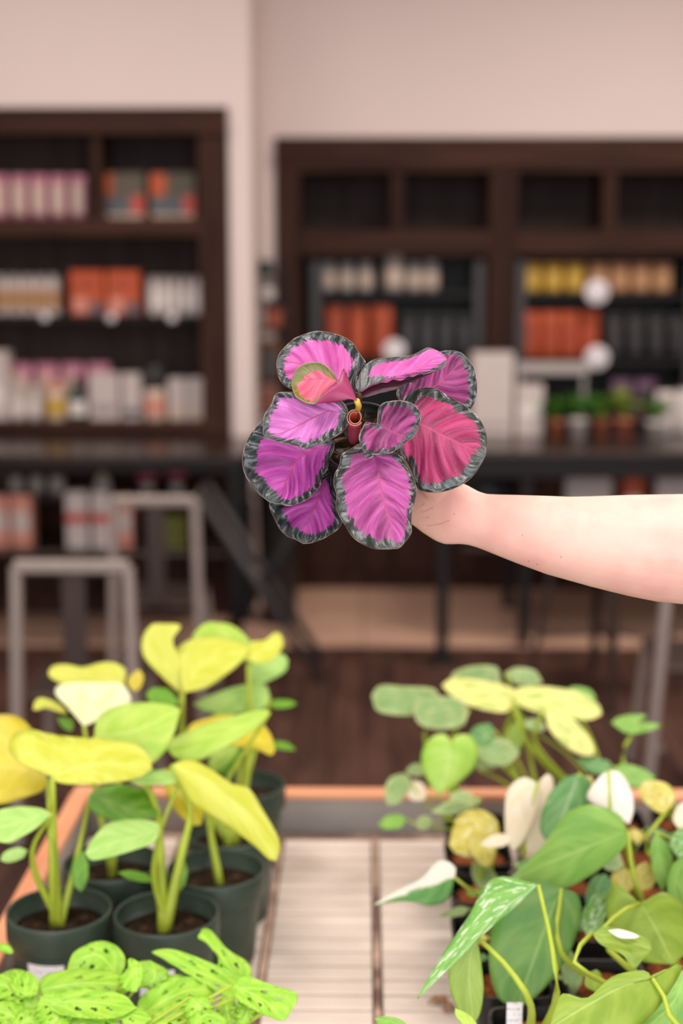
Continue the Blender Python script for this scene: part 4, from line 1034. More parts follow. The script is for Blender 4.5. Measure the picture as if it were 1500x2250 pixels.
# ---------------------------------------------------------------- holed lime swiss cheese plant at the near left corner
c = np.array([PZ(250, 2235, BZ)[0], 1.46, BZ])
t = thing('swiss_cheese_plant', 'low lime green swiss cheese plant with holed leaves in the near left corner', 'potted plant', c)
top = round_pot(t, c, .062, .11, 'greenpot', 'soil')
HOLES = [(.36, .45, .026, .11), (.54, .42, .028, .12), (.44, -.42, .026, .12), (.62, -.40, .026, .11), (.70, .34, .022, .09)]
AD = [
    (1.66, .9, 0, [(262, 2150), (215, 2098), (150, 2118)], [(276, 2110), (255, 2078), (215, 2068), (165, 2090)], [(240, 2165), (190, 2165), (150, 2140)]),
    (1.62, 1.2, 0, [(85, 2175), (180, 2160), (300, 2165)], [(95, 2145), (160, 2130), (250, 2135)], [(110, 2200), (190, 2195), (260, 2190)]),
    (1.58, 1.2, 0, [(100, 2205), (190, 2200), (300, 2215)], [(130, 2180), (200, 2172), (270, 2185)], [(130, 2228), (200, 2238), (260, 2235)]),
    (1.60, 1.0, 0, [(85, 2215), (40, 2175), (-20, 2160)], [(80, 2175), (40, 2150), (0, 2140)], [(60, 2225), (20, 2205), (-10, 2190)]),
    (1.66, 1.0, 0, [(90, 2165), (50, 2142), (-20, 2150)], [(70, 2140), (30, 2130)], [(60, 2165), (20, 2165)]),
    (1.56, 1.0, 0, [(180, 2255), (250, 2225), (335, 2240)], [(200, 2220), (260, 2205), (310, 2215)], [(220, 2270), (280, 2270)]),
    (1.62, 1.0, 0, [(560, 2198), (450, 2140), (332, 2092)], [(540, 2150), (470, 2118), (390, 2088), (350, 2086)], [(530, 2205), (460, 2170), (380, 2120)]),
    (1.63, .9, 0, [(565, 2195), (500, 2120), (440, 2050)], [(555, 2150), (545, 2115), (500, 2085), (465, 2045), (445, 2040)], [(520, 2170), (465, 2150), (480, 2110), (455, 2075), (433, 2060)]),
    (1.58, .9, 0, [(510, 2165), (575, 2195), (626, 2242)], [(540, 2145), (600, 2165), (648, 2180), (652, 2200)], [(520, 2195), (570, 2225), (610, 2240)]),
    (1.60, 1.0, 0, [(340, 2250), (370, 2190), (430, 2160)], [(310, 2210), (340, 2160), (390, 2140)], [(390, 2230), (430, 2200)]),
    (1.62, .9, 0, [(280, 2130), (300, 2130), (300, 2180)], [(285, 2105), (320, 2130)], [(260, 2150), (275, 2175)]),
    (1.57, .9, 0, [(60, 2270), (30, 2235), (-20, 2215)], [(75, 2235), (40, 2205), (0, 2200)], [(30, 2270), (0, 2250)]),
    (1.58, .4, 0, [(420, 2190), (440, 2220), (440, 2270)], [(450, 2190), (470, 2230)], [(405, 2215), (415, 2250)]),
    (1.60, .4, 0, [(490, 2190), (500, 2220), (505, 2275)], [(515, 2200), (525, 2240)], [(475, 2215), (485, 2255)]),
    (1.55, .9, 0, [(420, 2265), (450, 2230), (500, 2240)], [(420, 2235), (460, 2218)], [(450, 2265), (490, 2260)]),
    (1.56, 1.0, 0, [(170, 2270), (120, 2245), (70, 2245)], [(150, 2232), (100, 2225)], [(140, 2275), (100, 2270)]),
    (1.67, .8, 0, [(-10, 2085), (10, 2080), (30, 2092)], [(5, 2072), (22, 2078)], [(5, 2092), (22, 2096)]),
    (1.64, 1.0, 0, [(300, 2170), (340, 2150), (330, 2110)], [(275, 2140), (300, 2115)], [(350, 2170), (370, 2135)]),
    (1.60, 1.0, 0, [(300, 2235), (400, 2180), (470, 2175)], [(310, 2190), (380, 2150), (440, 2150)], [(350, 2235), (430, 2215), (465, 2200)]),
    (1.57, .9, 0, [(330, 2265), (390, 2225), (450, 2235)], [(340, 2225), (400, 2200)], [(380, 2265), (430, 2262)]),
    (1.59, .9, 0, [(90, 2190), (130, 2215), (110, 2260)], [(120, 2180), (160, 2215), (150, 2250)], [(80, 2215), (85, 2245)]),
    (1.55, .9, 0, [(250, 2285), (200, 2245), (130, 2250)], [(230, 2235), (170, 2222)], [(210, 2280), (160, 2275)]),
    (1.62, .9, 0, [(20, 2160), (60, 2185), (85, 2150)], [(30, 2140), (60, 2135)], [(40, 2190), (80, 2185)]),
    (1.56, .9, 0, [(20, 2280), (60, 2240), (110, 2235)], [(20, 2240), (70, 2215)], [(60, 2280), (100, 2260)]),
    (1.60, .5, 0, [(380, 2205), (395, 2240), (380, 2275)], [(415, 2215), (410, 2255)], [(360, 2225), (362, 2255)]),
    (1.58, .5, 0, [(540, 2180), (545, 2215), (530, 2260)], [(560, 2195), (558, 2235)], [(522, 2205), (520, 2240)]),
]
for i, (d, ty, tx, mid, L, Rr) in enumerate(AD):
    leaf(t, 'adan', d, ty, tx, mid, L, Rr, nu=30, nv=9, holes=HOLES if i not in (10, 16) else None, cup=(.35 if i % 2 else -.2), wave=.004, arch=-.006)
    b = P(mid[0][0], mid[0][1], d)
    if i not in (16,): tube('petiole', [top, (top * .5 + b * .5) + np.array([0, -.01, .0]), b], [.003, .0025, .0016], 'l_stem', t, 10, 6)
tube('vine', [P(640, 2200, 1.57), P(600, 2215, 1.57), P(560, 2235, 1.57), P(520, 2262, 1.56), P(450, 2290, 1.56)], [.0025, .003, .003], 'l_stem', t, 14, 7)

# ---------------------------------------------------------------- variegated philodendrons in black pots on the right half
VH, VR = .095, .05
def vp(X, Y, label, stick=None):
    c = np.array([X, Y, BZ]); t = thing('variegated_philodendron', label, 'potted plant', c, 'variegated philodendrons in black pots')
    return t, square_pot(t, c, VR, VH, 'blackpot', 'coir', stick)
XA = PZ(1010, 1990, BZ)[0] + .02
XS = .112
YS = [1.40, 1.53, 1.66, 1.79, 1.92, 2.05, 2.18]
# back row
t, top = vp(XA + .01, YS[6] - .02, 'variegated philodendron with a bright heart leaf at the aisle end of the back row')
grow(t, top, [
    ('v_heart', 2.16, .15, 0, [(992, 1632), (985, 1680), (964, 1746)], [(975, 1612), (945, 1622), (926, 1655), (930, 1695), (948, 1730)], [(1005, 1615), (1035, 1618), (1051, 1650), (1040, 1690), (1000, 1725)], dict(via=[(1000, 1740, 2.2)], cup=.2)),
    ('v_soft', 2.32, 1.0, 0, [(966, 1532), (890, 1530), (816, 1528)], [(950, 1512), (890, 1508), (835, 1506)], [(955, 1560), (890, 1572), (830, 1562)], dict(via=[(935, 1640, 2.3)])),
    ('v_soft', 2.28, 1.0, 0, [(1030, 1560), (970, 1562), (905, 1555)], [(1010, 1535), (960, 1530), (920, 1535)], [(1015, 1595), (960, 1602), (920, 1590)], dict(via=[(985, 1660, 2.26)])),
    ('v_soft', 2.25, .8, 0, [(905, 1720), (880, 1725), (850, 1768)], [(890, 1700), (858, 1708), (845, 1735)], [(895, 1740), (875, 1765)], dict(via=[(930, 1760, 2.24)], sr=.0025)),
    ('v_cream', 2.24, .8, 0, [(936, 1745), (915, 1738), (890, 1740)], [(930, 1722), (905, 1716)], [(930, 1758), (905, 1758)], dict(sr=.0025)),
    ('v_soft', 2.27, .9, 0, [(945, 1690), (915, 1690), (890, 1695)], [(930, 1678), (905, 1680)], [(930, 1702), (905, 1704)], dict(sr=.002)),
    ('v_soft', 2.16, 1.0, 0, [(950, 1805), (930, 1806), (914, 1812)], [(938, 1792), (920, 1796)], [(940, 1820), (922, 1822)], dict(sr=.002)),
    ('v_green', 2.20, 1.0, 0, [(892, 1800), (860, 1802), (830, 1812)], [(878, 1790), (850, 1792)], [(880, 1818), (850, 1822)], dict(via=[(930, 1815, 2.16)], sr=.002)),
    ('v_soft', 2.14, 1.0, 0, [(1056, 1755), (1000, 1772), (944, 1785)], [(1035, 1750), (985, 1760)], [(1045, 1770), (995, 1790)], dict(sr=.003)),
])
t, top = vp(XA + .01 + XS, YS[6], 'variegated philodendron in the middle of the back row with yellowish flat leaves')
grow(t, top, [
    ('v_yellow', 2.30, .9, 0, [(1135, 1545), (1060, 1520), (970, 1506)], [(1130, 1515), (1060, 1495), (995, 1490)], [(1110, 1565), (1050, 1556), (1000, 1535)], dict(via=[(1110, 1640, 2.32)], sr=.006)),
    ('v_soft', 2.38, .9, 0, [(1100, 1500), (1040, 1485), (990, 1490)], [(1090, 1466), (1040, 1463), (1000, 1475)], [(1090, 1512), (1040, 1512), (1005, 1508)], dict(sr=.004)),
    ('v_soft', 2.36, .9, 0, [(1110, 1478), (1150, 1480), (1192, 1500)], [(1135, 1466), (1175, 1474)], [(1130, 1500), (1165, 1508)], dict(sr=.003)),
    ('v_stripe', 2.24, .8, 0, [(1085, 1605), (1060, 1625), (1030, 1615)], [(1075, 1590), (1045, 1595)], [(1080, 1635), (1050, 1638)], dict(sr=.003)),
    ('v_soft', 2.22, 1.0, 0, [(1040, 1640), (1090, 1655), (1142, 1655)], [(1060, 1622), (1110, 1625)], [(1060, 1672), (1110, 1682)], dict(sr=.003)),
    ('v_soft', 2.24, .3, 0, [(1050, 1690), (1070, 1660), (1095, 1640)], [(1040, 1660), (1065, 1635)], [(1085, 1690), (1105, 1660)], dict(sr=.003)),
    ('v_olive', 2.26, .3, 0, [(1110, 1690), (1130, 1620), (1150, 1570)], [(1100, 1640), (1125, 1590)], [(1140, 1650), (1160, 1600)], dict(sr=.003)),
])
t, top = vp(XA + .01 + 2 * XS, YS[6], 'variegated philodendron in the back row with a broad pale leaf')
grow(t, top, [
    ('v_yellow', 2.28, .8, 0, [(1128, 1535), (1220, 1540), (1322, 1570)], [(1135, 1512), (1190, 1508), (1260, 1518), (1312, 1545)], [(1150, 1555), (1220, 1575), (1290, 1582)], dict(via=[(1165, 1640, 2.28)], sr=.006)),
    ('v_yellow', 2.22, .5, 0, [(1196, 1560), (1250, 1605), (1303, 1660)], [(1240, 1568), (1280, 1600), (1305, 1640)], [(1205, 1600), (1240, 1640), (1280, 1660)], dict(via=[(1180, 1640, 2.25)])),
    ('v_green', 2.34, .9, 0, [(1240, 1520), (1280, 1518), (1310, 1535)], [(1260, 1508), (1295, 1515)], [(1265, 1535), (1290, 1540)], dict(sr=.003)),
    ('v_soft', 2.26, .8, 0, [(1150, 1590), (1175, 1590), (1200, 1600)], [(1165, 1578), (1188, 1582)], [(1165, 1604), (1188, 1608)], dict(sr=.002)),
])
t, top = vp(XA + .01 + 3 * XS, YS[6], 'variegated philodendron in the back row with a lone umbrella-like leaf on a tall stalk')
grow(t, top, [
    ('v_green', 2.26, 1.2, 0, [(1400, 1586), (1375, 1590), (1343, 1588)], [(1420, 1572), (1385, 1570), (1355, 1577)], [(1452, 1592), (1420, 1608), (1375, 1610)], dict(via=[(1372, 1690, 2.24)], sr=.0045)),
    ('v_stripe', 2.18, 1.0, 0, [(1345, 1685), (1305, 1680), (1265, 1668)], [(1335, 1672), (1295, 1664)], [(1335, 1700), (1295, 1696)], dict(sr=.003)),
    ('v_green', 2.16, .9, 0, [(1345, 1690), (1390, 1695), (1440, 1708)], [(1370, 1678), (1415, 1690)], [(1365, 1722), (1410, 1730)], dict(sr=.003)),
])
# middle rows
t, top = vp(XA + .005, YS[4], 'variegated philodendron with a half white drooping leaf over the aisle')
grow(t, top, [
    ('v_half', 1.86, .5, .0, [(998, 1928), (930, 1950), (817, 1990)], [(985, 1975), (945, 1990), (890, 1980)], [(1000, 1905), (965, 1890), (925, 1930), (870, 1958)], dict(via=[(1040, 1960, 1.88)], sr=.003, cup=.2)),
    ('v_gold', 2.02, .6, 0, [(1100, 1845), (1045, 1820), (985, 1855)], [(1090, 1800), (1050, 1778), (1005, 1795)], [(1080, 1880), (1030, 1885), (1000, 1875)], dict(sr=.003, wave=.012)),
    ('v_gold', 2.00, .4, 0, [(1050, 1840), (1060, 1870), (1070, 1905)], [(1030, 1860), (1050, 1895)], [(1085, 1860), (1085, 1890)], dict(sr=.003)),
    ('v_soft', 2.02, .4, 0, [(1080, 1960), (1060, 1920), (1040, 1890)], [(1050, 1950), (1035, 1915)], [(1095, 1935), (1070, 1900)], dict(sr=.002)),
])
t, top = vp(XA + .005, YS[5], 'variegated philodendron with orange soil between the heart leaf and the aisle')
grow(t, top, [
    ('v_soft', 2.10, .9, 0, [(1040, 1750), (1010, 1745), (985, 1752)], [(1025, 1738), (1000, 1738)], [(1025, 1762), (1000, 1762)], dict(sr=.002)),
])
t, top = vp(XA + .01 + XS, YS[4] + .03, 'variegated philodendron with two cream white hanging leaves')
grow(t, top, [
    ('v_cream', 1.98, .25, 0, [(1180, 1722), (1140, 1770), (1130, 1870)], [(1150, 1708), (1115, 1735), (1108, 1790), (1112, 1850)], [(1185, 1760), (1172, 1810), (1148, 1850)], dict(via=[(1150, 1880, 1.98)], cup=.2)),
    ('v_cream', 2.0, .25, 0, [(1185, 1715), (1190, 1770), (1175, 1888)], [(1168, 1740), (1160, 1800), (1142, 1870), (1150, 1888)], [(1205, 1700), (1217, 1730), (1195, 1800), (1208, 1870), (1195, 1890)], dict(sr=.003, cup=.3)),
    ('v_cream', 1.96, .6, 0, [(1125, 1845), (1090, 1845), (1055, 1855)], [(1105, 1832), (1075, 1838)], [(1105, 1860), (1075, 1862)], dict(stem=False)),
    ('v_dark', 1.95, .5, 0, [(1130, 1900), (1170, 1910), (1210, 1890)], [(1150, 1890), (1185, 1885)], [(1150, 1930), (1190, 1925)], dict(sr=.003)),
])
t, top = vp(XA + .01 + 2 * XS, YS[4], 'variegated philodendron with a white pointed leaf and a pale-striped one')
grow(t, top, [
    ('v_white', 1.92, .4, 0, [(1336, 1692), (1345, 1745), (1382, 1812)], [(1312, 1712), (1288, 1752), (1320, 1775), (1350, 1790)], [(1365, 1700), (1388, 1740), (1392, 1780)], dict(via=[(1350, 1860, 1.9)], cup=.2)),
    ('v_stripe', 1.95, .45, 0, [(1270, 1700), (1245, 1770), (1206, 1856)], [(1235, 1712), (1198, 1760), (1185, 1820)], [(1298, 1720), (1290, 1780), (1250, 1830)], dict(sr=.004, cup=.25)),
    ('v_gold', 1.98, .5, 0, [(1288, 1720), (1300, 1705), (1300, 1730)], [(1280, 1705)], [(1305, 1720)], dict(stem=False)),
])
t, top = vp(XA + .01 + 3 * XS, YS[4] + .02, 'variegated philodendron with a yellow cream leaf near the picture edge')
grow(t, top, [
    ('v_gold', 1.96, .6, 0, [(1462, 1785), (1440, 1750), (1402, 1735)], [(1485, 1755), (1465, 1722), (1420, 1715)], [(1445, 1785), (1415, 1762)], dict(via=[(1420, 1870, 1.94)], sr=.004)),
    ('v_cream', 1.94, .5, 0, [(1490, 1820), (1492, 1790), (1510, 1760)], [(1478, 1800), (1490, 1770)], [(1520, 1815), (1525, 1780)], dict(sr=.003)),
    ('v_speck', 1.82, .5, 0, [(1520, 1830), (1500, 1850), (1478, 1870)], [(1490, 1822), (1472, 1845)], [(1530, 1870), (1500, 1895)], dict(sr=.003)),
    ('v_green', 1.84, .4, 0, [(1440, 1830), (1448, 1890), (1455, 1960)], [(1428, 1860), (1435, 1920)], [(1470, 1860), (1478, 1910)], dict(sr=.003)),
    ('v_green', 1.80, .4, 0, [(1505, 1880), (1485, 1930), (1480, 1995)], [(1478, 1900), (1465, 1950)], [(1525, 1930), (1510, 1980)], dict(sr=.003)),
])
t, top = vp(XA + .01 + 2 * XS, YS[2] + .04, 'philodendron with the broad flecked green leaf arching over the pots')
grow(t, top, [
    ('v_green', 1.80, .55, 0, [(1378, 1826), (1270, 1870), (1150, 1920), (1075, 1975)], [(1360, 1790), (1300, 1768), (1240, 1790), (1190, 1860), (1130, 1920)], [(1372, 1860), (1310, 1915), (1230, 1958), (1150, 1975)], dict(via=[(1402, 1960, 1.76)], sr=.004, arch=-.012, nu=26)),
    ('v_gold', 1.84, .3, 0, [(1398, 1960), (1410, 1925), (1418, 1893)], [(1392, 1935), (1398, 1905)], [(1432, 1950), (1442, 1915)], dict(stem=False)),
    ('v_gold', 1.88, .4, 0, [(1375, 1965), (1365, 1935), (1370, 1908)], [(1345, 1950), (1345, 1920)], [(1395, 1945), (1395, 1920)], dict(stem=False)),
    ('v_soft', 1.90, .6, 0, [(1320, 1890), (1345, 1880), (1370, 1900)], [(1335, 1868), (1360, 1875)], [(1330, 1910), (1355, 1915)], dict(stem=False)),
    ('v_stripe', 1.86, .5, 0, [(1310, 2010), (1310, 1960), (1330, 1920)], [(1285, 1980), (1300, 1930)], [(1335, 1985), (1345, 1945)], dict(stem=False)),
])
# front rows
t, top = vp(XA + .03, YS[1] + .01, 'philodendron with a long white-flecked leaf drooping toward the aisle', -.026)
grow(t, top, [
    ('v_speck', 1.60, .55, 0, [(1182, 1944), (1090, 2010), (990, 2120), (916, 2196)], [(1150, 1935), (1100, 1925), (1065, 1945), (1030, 2010), (980, 2085), (930, 2165)], [(1140, 1985), (1060, 2055), (990, 2125), (935, 2178)], dict(via=[(1222, 2190, 1.56), (1212, 2080, 1.58)], sr=.004, nu=26, cup=.15)),
    ('v_back', 1.60, .15, 0, [(1046, 2058), (1030, 2130), (1040, 2250)], [(1012, 2090), (986, 2120), (990, 2180), (1015, 2235)], [(1055, 2100), (1062, 2170), (1055, 2225)], dict(via=[(1165, 2205, 1.56), (1110, 2120, 1.58)], sr=.0045)),
    ('l_lime', 1.52, .4, 0, [(1045, 2270), (1020, 2235), (1000, 2215)], [(1015, 2250), (1000, 2230)], [(1050, 2255), (1030, 2230)], dict(stem=False)),
    ('v_green', 1.50, .8, 0, [(905, 2262), (860, 2245), (822, 2238)], [(880, 2240), (845, 2233)], [(880, 2262), (840, 2256)], dict(sr=.002)),
])
t, top = vp(XA + .02 + XS, YS[2], 'philodendron with a deep green upright leaf in the middle of the bench')
grow(t, top, [
    ('v_dark', 1.72, .12, 0, [(1232, 1952), (1190, 2060), (1135, 2216)], [(1170, 1935), (1110, 1975), (1078, 2060), (1075, 2130), (1095, 2195)], [(1268, 1965), (1276, 2010), (1255, 2085), (1215, 2150), (1165, 2200)], dict(via=[(1230, 2090, 1.7)], sr=.004, nu=26, cup=.1)),
    ('v_soft', 1.76, .4, 0, [(1260, 2190), (1250, 2120), (1245, 2080)], [(1235, 2150), (1232, 2100)], [(1280, 2150), (1262, 2100)], dict(stem=False)),
    ('v_speck', 1.74, .4, 0, [(1290, 2060), (1300, 2000), (1330, 1960)], [(1275, 2020), (1300, 1970)], [(1320, 2040), (1340, 1990)], dict(stem=False)),
])
t, top = vp(XA + .03 + 2 * XS, YS[1] + .03, 'philodendron with olive leaves and a small curled leaf at the near right')
grow(t, top, [
    ('v_olive', 1.70, .35, 0, [(1405, 1985), (1440, 2040), (1480, 2120)], [(1350, 1940), (1332, 2000), (1350, 2060), (1400, 2110)], [(1460, 1960), (1510, 2000), (1525, 2070)], dict(via=[(1330, 2080, 1.64), (1372, 2000, 1.68)], sr=.004, cup=.2)),
    ('v_olive', 1.60, .7, 0, [(1300, 2050), (1360, 2062), (1432, 2086)], [(1330, 2036), (1390, 2048), (1425, 2068)], [(1320, 2075), (1370, 2100), (1390, 2132), (1410, 2110)], dict(via=[(1275, 2130, 1.56)], sr=.004, cup=-.3)),
    ('v_white', 1.592, .7, 0, [(1335, 2044), (1365, 2050), (1405, 2058)], [(1360, 2042), (1390, 2050)], [(1360, 2060), (1390, 2062)], dict(stem=False)),
    ('v_olive', 1.66, .4, 0, [(1310, 2180), (1300, 2150), (1310, 2130)], [(1285, 2165), (1290, 2140)], [(1325, 2165), (1320, 2140)], dict(stem=False)),
])
t, top = vp(XA + .06 + 2 * XS, YS[0] + .0, 'philodendron with a big olive leaf cut off by the bottom edge')
grow(t, top, [
    ('v_olive', 1.50, .5, 0, [(1432, 2150), (1340, 2180), (1205, 2260)], [(1415, 2132), (1345, 2145), (1290, 2192), (1240, 2182), (1222, 2200)], [(1500, 2115), (1470, 2180), (1400, 2260), (1300, 2290)], dict(via=[(1495, 2262, 1.48), (1468, 2205, 1.49)], sr=.004, cup=.2)),
    ('v_green', 1.56, .5, 0, [(1505, 2135), (1480, 2200), (1410, 2270)], [(1480, 2130), (1440, 2200), (1400, 2250)], [(1530, 2180), (1510, 2250), (1450, 2280)], dict(sr=.003)),
])
# pots that show between the leaves, with small leaves of their own
for (cx_, cy_, lab) in ((XA, YS[3], 'small philodendron in a black pot under the half white leaf'), (XA + .015, YS[2], 'small philodendron in a black pot in the aisle column behind the flecked leaf'), (XA + .01 + XS, YS[5] + .02, 'small philodendron in a black pot behind the cream leaves'),
                        (XA + .01 + 2 * XS, YS[5] + .0, 'small philodendron in a black pot behind the white pointed leaf'), (XA + .01 + 3 * XS, YS[5], 'small philodendron in a black pot below the lone umbrella-like leaf'),
                        (XA + .01 + XS, YS[3] + .02, 'small philodendron in a black pot among the stems in the middle'), (XA + .02 + 3 * XS, YS[2] + .02, 'small philodendron in a black pot near the right picture edge')):
    t, top = vp(cx_, cy_, lab)
    for q in range(5):
        a = random.uniform(0, 6.28); h = random.uniform(.02, .07)
        b = top + np.array([math.cos(a) * .025, math.sin(a) * .025, h])
        dv = np.array([math.cos(a), math.sin(a), -.2]); sv = np.array([-math.sin(a), math.cos(a), 0])
        Ln, Wd = .045, .014
        mids = [b + dv * Ln * k_ for k_ in (0, .3, .6, 1)]
        vs = [mids[0], mids[1] - sv * Wd, mids[1] + [0, 0, .004], mids[1] + sv * Wd, mids[2] - sv * Wd * .8, mids[2] + [0, 0, .003], mids[2] + sv * Wd * .8, mids[3]]
        fs = [[0, 2, 1], [0, 3, 2], [1, 2, 5, 4], [2, 3, 6, 5], [4, 5, 7], [5, 6, 7]]
        o = obj('leaf', vs, fs, ('v_soft', 'v_green', 'v_gold', 'v_stripe')[q % 4], t, True, attrs={'edge': [0, 0, .01, 0, 0, .01, 0, 0], 'lu': [0, .3, .3, .3, .6, .6, .6, 1], 'lv': [0, -1, 0, 1, -1, 0, 1, 0], 'seed': [random.random()] * 8})
        sm = o.modifiers.new('thickness', 'SOLIDIFY'); sm.thickness = .0006; sm.offset = -1
        tube('petiole', [top - [0, 0, .004], (top + b) / 2, b], [.0025, .0018], 'l_stem_g', t, 6, 5)

# ================================================================== THE HELD CALATHEA
Z1 = (590, 720, .16); Z2 = (770, 740, .20667); Z3 = (520, 930, .17333); Z4 = (720, 940, .24667)
Cr = P(792, 958, 1.425)                          # centre of the pot rim
axc = np.array([.03, -.55, -.83])                # camera frame: into the pot = down and away from the camera
ax = R @ axc; ax /= np.linalg.norm(ax)
PH = .078; pr = .043
Cb = Cr + ax * PH
cal = thing('potted_calathea', 'rose painted calathea with pink dark-edged leaves held out in a hand', 'potted plant', Cb)
lathe('pot', [(pr * .72, 0), (pr * .76, .003), (pr * .93, PH * .8), (pr * 1.02, PH * .81), (pr * 1.03, PH * .99), (pr * .99, PH), (pr * .95, PH * .98), (pr * .92, PH * .84)], Cb, 'blackpot', cal, 40, axis=-ax)
lathe('pot_edge', [(pr * .985, PH), (pr * 1.0, PH + .0008), (pr * .965, PH + .0008), (pr * .965, PH - .0005)], Cb, 'rackgrey', cal, 40, axis=-ax, close=False)
# fibrous soil: a lumpy disc
rnd = random.Random(5); vs, fs = [], []
ex = np.cross(ax, [0, 0, 1.0]); ex /= np.linalg.norm(ex); ey = np.cross(ax, ex)
rings, seg = 7, 30
for i in range(rings + 1):
    rr = pr * .93 * i / rings
    for k in range(seg):
        a = 2 * math.pi * k / seg; vs.append(Cb - ax * (PH * .84 + rnd.uniform(-.002, .003)) + rr * (math.cos(a) * ex + math.sin(a) * ey))
for i in range(rings):
    for k in range(seg): fs.append([i * seg + k, i * seg + (k + 1) % seg, (i + 1) * seg + (k + 1) % seg, (i + 1) * seg + k])
soil_o = obj('soil', vs, fs, 'soil', cal)
# loose coir fibres in the soil
vs, fs = [], []
for i in range(90):
    a, r_ = rnd.uniform(0, 6.28), pr * .85 * math.sqrt(rnd.random()); c0 = Cb - ax * (PH * .86) + r_ * (math.cos(a) * ex + math.sin(a) * ey)
    dr = ex * rnd.uniform(-1, 1) + ey * rnd.uniform(-1, 1) - ax * rnd.uniform(.0, .5); dr = dr / np.linalg.norm(dr) * rnd.uniform(.005, .012)
    v, f = tube_geo([c0 - dr, c0 - ax * .002, c0 + dr], [.0004, .0004], 5, 4, len(vs)); vs += v; fs += f
M['fibre'] = plain('brown_coir_fibre', '7a5630', .9, .4, 50)
o = obj('coir_fibres', vs, fs, 'fibre', soil_o); o['kind'] = 'stuff'
heart = Cb - ax * PH * .86
HI = dict(nu=44, nv=14)
def cleaf(mat, d, ty, tx, mid, L, Rr, xf=None, stem=True, smat='cal_stem_dark', **kw):
    for k_, v_ in HI.items(): kw.setdefault(k_, v_)
    bk = kw.pop('back', 'cal_back')
    o = leaf(cal, mat, d, ty, tx, mid, L, Rr, back=bk, xf=xf, **kw)
    if stem:
        m0 = mid[0] if xf is None else (xf[0] + mid[0][0] * xf[2], xf[1] + mid[0][1] * xf[2])
        b = P(m0[0], m0[1], d + .0008)
        off = (b - heart); off -= ax * np.dot(off, ax); st = heart + off * .18
        tube('petiole', [st + ax * .004, st * .5 + b * .5 - ax * .006, b], [.0032, .0026, .002], smat, cal, 10, 8)
    return o
# upper left big leaf
cleaf('cal_light', 1.392, .25, .05, [(1190, 890), (800, 640), (400, 490), (106, 480)], [(1200, 720), (1250, 600), (1335, 490), (1260, 370), (1130, 185), (900, 80), (630, 50), (370, 140), (225, 260), (140, 370)], [(1000, 960), (600, 980), (310, 840), (200, 780), (125, 640)], Z1, pleat=.0024, npl=5.6, wave=.004, cup=-.12, margin=(0.011, 0.007, 0.008, 0.008))
# upper right leaf, folded, and its dark underside
cleaf('cal_light', 1.372, .35, -.1, [(95, 600), (330, 470), (560, 400), (800, 290), (1025, 250)], [(60, 540), (80, 430), (150, 310), (250, 240), (450, 215), (640, 195), (760, 140), (825, 112), (920, 145), (1000, 200)], [(120, 570), (210, 510), (270, 505), (330, 480), (400, 482), (450, 457), (510, 462), (560, 455), (620, 425), (660, 428), (710, 400), (790, 402), (880, 366), (990, 335)], Z2, pleat=.0018, npl=5.6, cup=.1, margin=(0.010, 0.0, -0.003, 0.005))
cleaf('cal_fold', 1.376, .5, -.1, [(60, 650), (330, 545), (600, 455), (895, 362)], [(110, 575), (210, 512), (330, 482), (450, 458), (560, 457), (710, 402), (790, 404)], [(180, 640), (300, 605), (480, 560), (600, 505), (740, 440), (850, 390)], Z2, stem=False, name='leaf_fold', nu=30, nv=6, pleat=.0008, back='cal_light')
# far right leaf
cleaf('cal_deep', 1.425, .2, -.1, [(520, 690), (880, 530), (1060, 380), (1226, 215)], [(500, 560), (700, 400), (900, 190), (950, 158), (1080, 145), (1180, 172)], [(700, 790), (1000, 820), (1200, 795), (1280, 766), (1325, 680), (1345, 560), (1335, 420), (1300, 310)], Z2, pleat=.0030, npl=5.6, wave=.003, margin=(0.005, 0.004, 0.008, 0.009))
# right big leaf
cleaf('cal_hot', 1.388, .40, .0, [(872, 916), (924, 932), (962, 951), (1005, 972), (1067, 1000)], [(880, 884), (902, 862), (927, 852), (956, 853), (981, 868), (1018, 889), (1039, 905), (1057, 926), (1070, 958)], [(864, 950), (873, 989), (893, 1014), (907, 1044), (915, 1071), (932, 1081), (962, 1082), (991, 1076), (1021, 1061), (1041, 1044), (1058, 1018)], pleat=.0030, npl=5.6, wave=.002, cup=.12, margin=(0.013, 0.006, 0.002, 0.014))
# small centre leaf
cleaf('cal_deep', 1.345, .15, .05, [(285, 930), (400, 985), (540, 1050), (685, 1050)], [(292, 850), (292, 770), (350, 705), (450, 680), (560, 680), (680, 722), (738, 800), (745, 885), (705, 1000)], [(230, 922), (165, 902), (130, 960), (90, 1060), (110, 1160), (160, 1240), (260, 1252), (380, 1245), (480, 1210), (580, 1130)], Z2, pleat=.0020, npl=4.6, wave=.002, cup=-.18, nu=36, margin=(0.004, 0.006, 0.004, 0.005))
# bottom leaf
cleaf('cal_mid', 1.362, .45, .05, [(395, 190), (440, 360), (500, 650), (560, 870), (600, 1078)], [(290, 140), (200, 190), (120, 240), (100, 340), (60, 410), (50, 500), (78, 600), (70, 700), (110, 800), (160, 880), (200, 950), (280, 1020), (400, 1075), (520, 1082)], [(500, 195), (600, 210), (680, 290), (740, 400), (790, 530), (780, 640), (750, 760), (745, 900), (735, 960), (650, 1062)], Z4, pleat=.0036, npl=5.6, wave=.0025, cup=.12, margin=(0.009, 0.01, 0.006, 0.005))
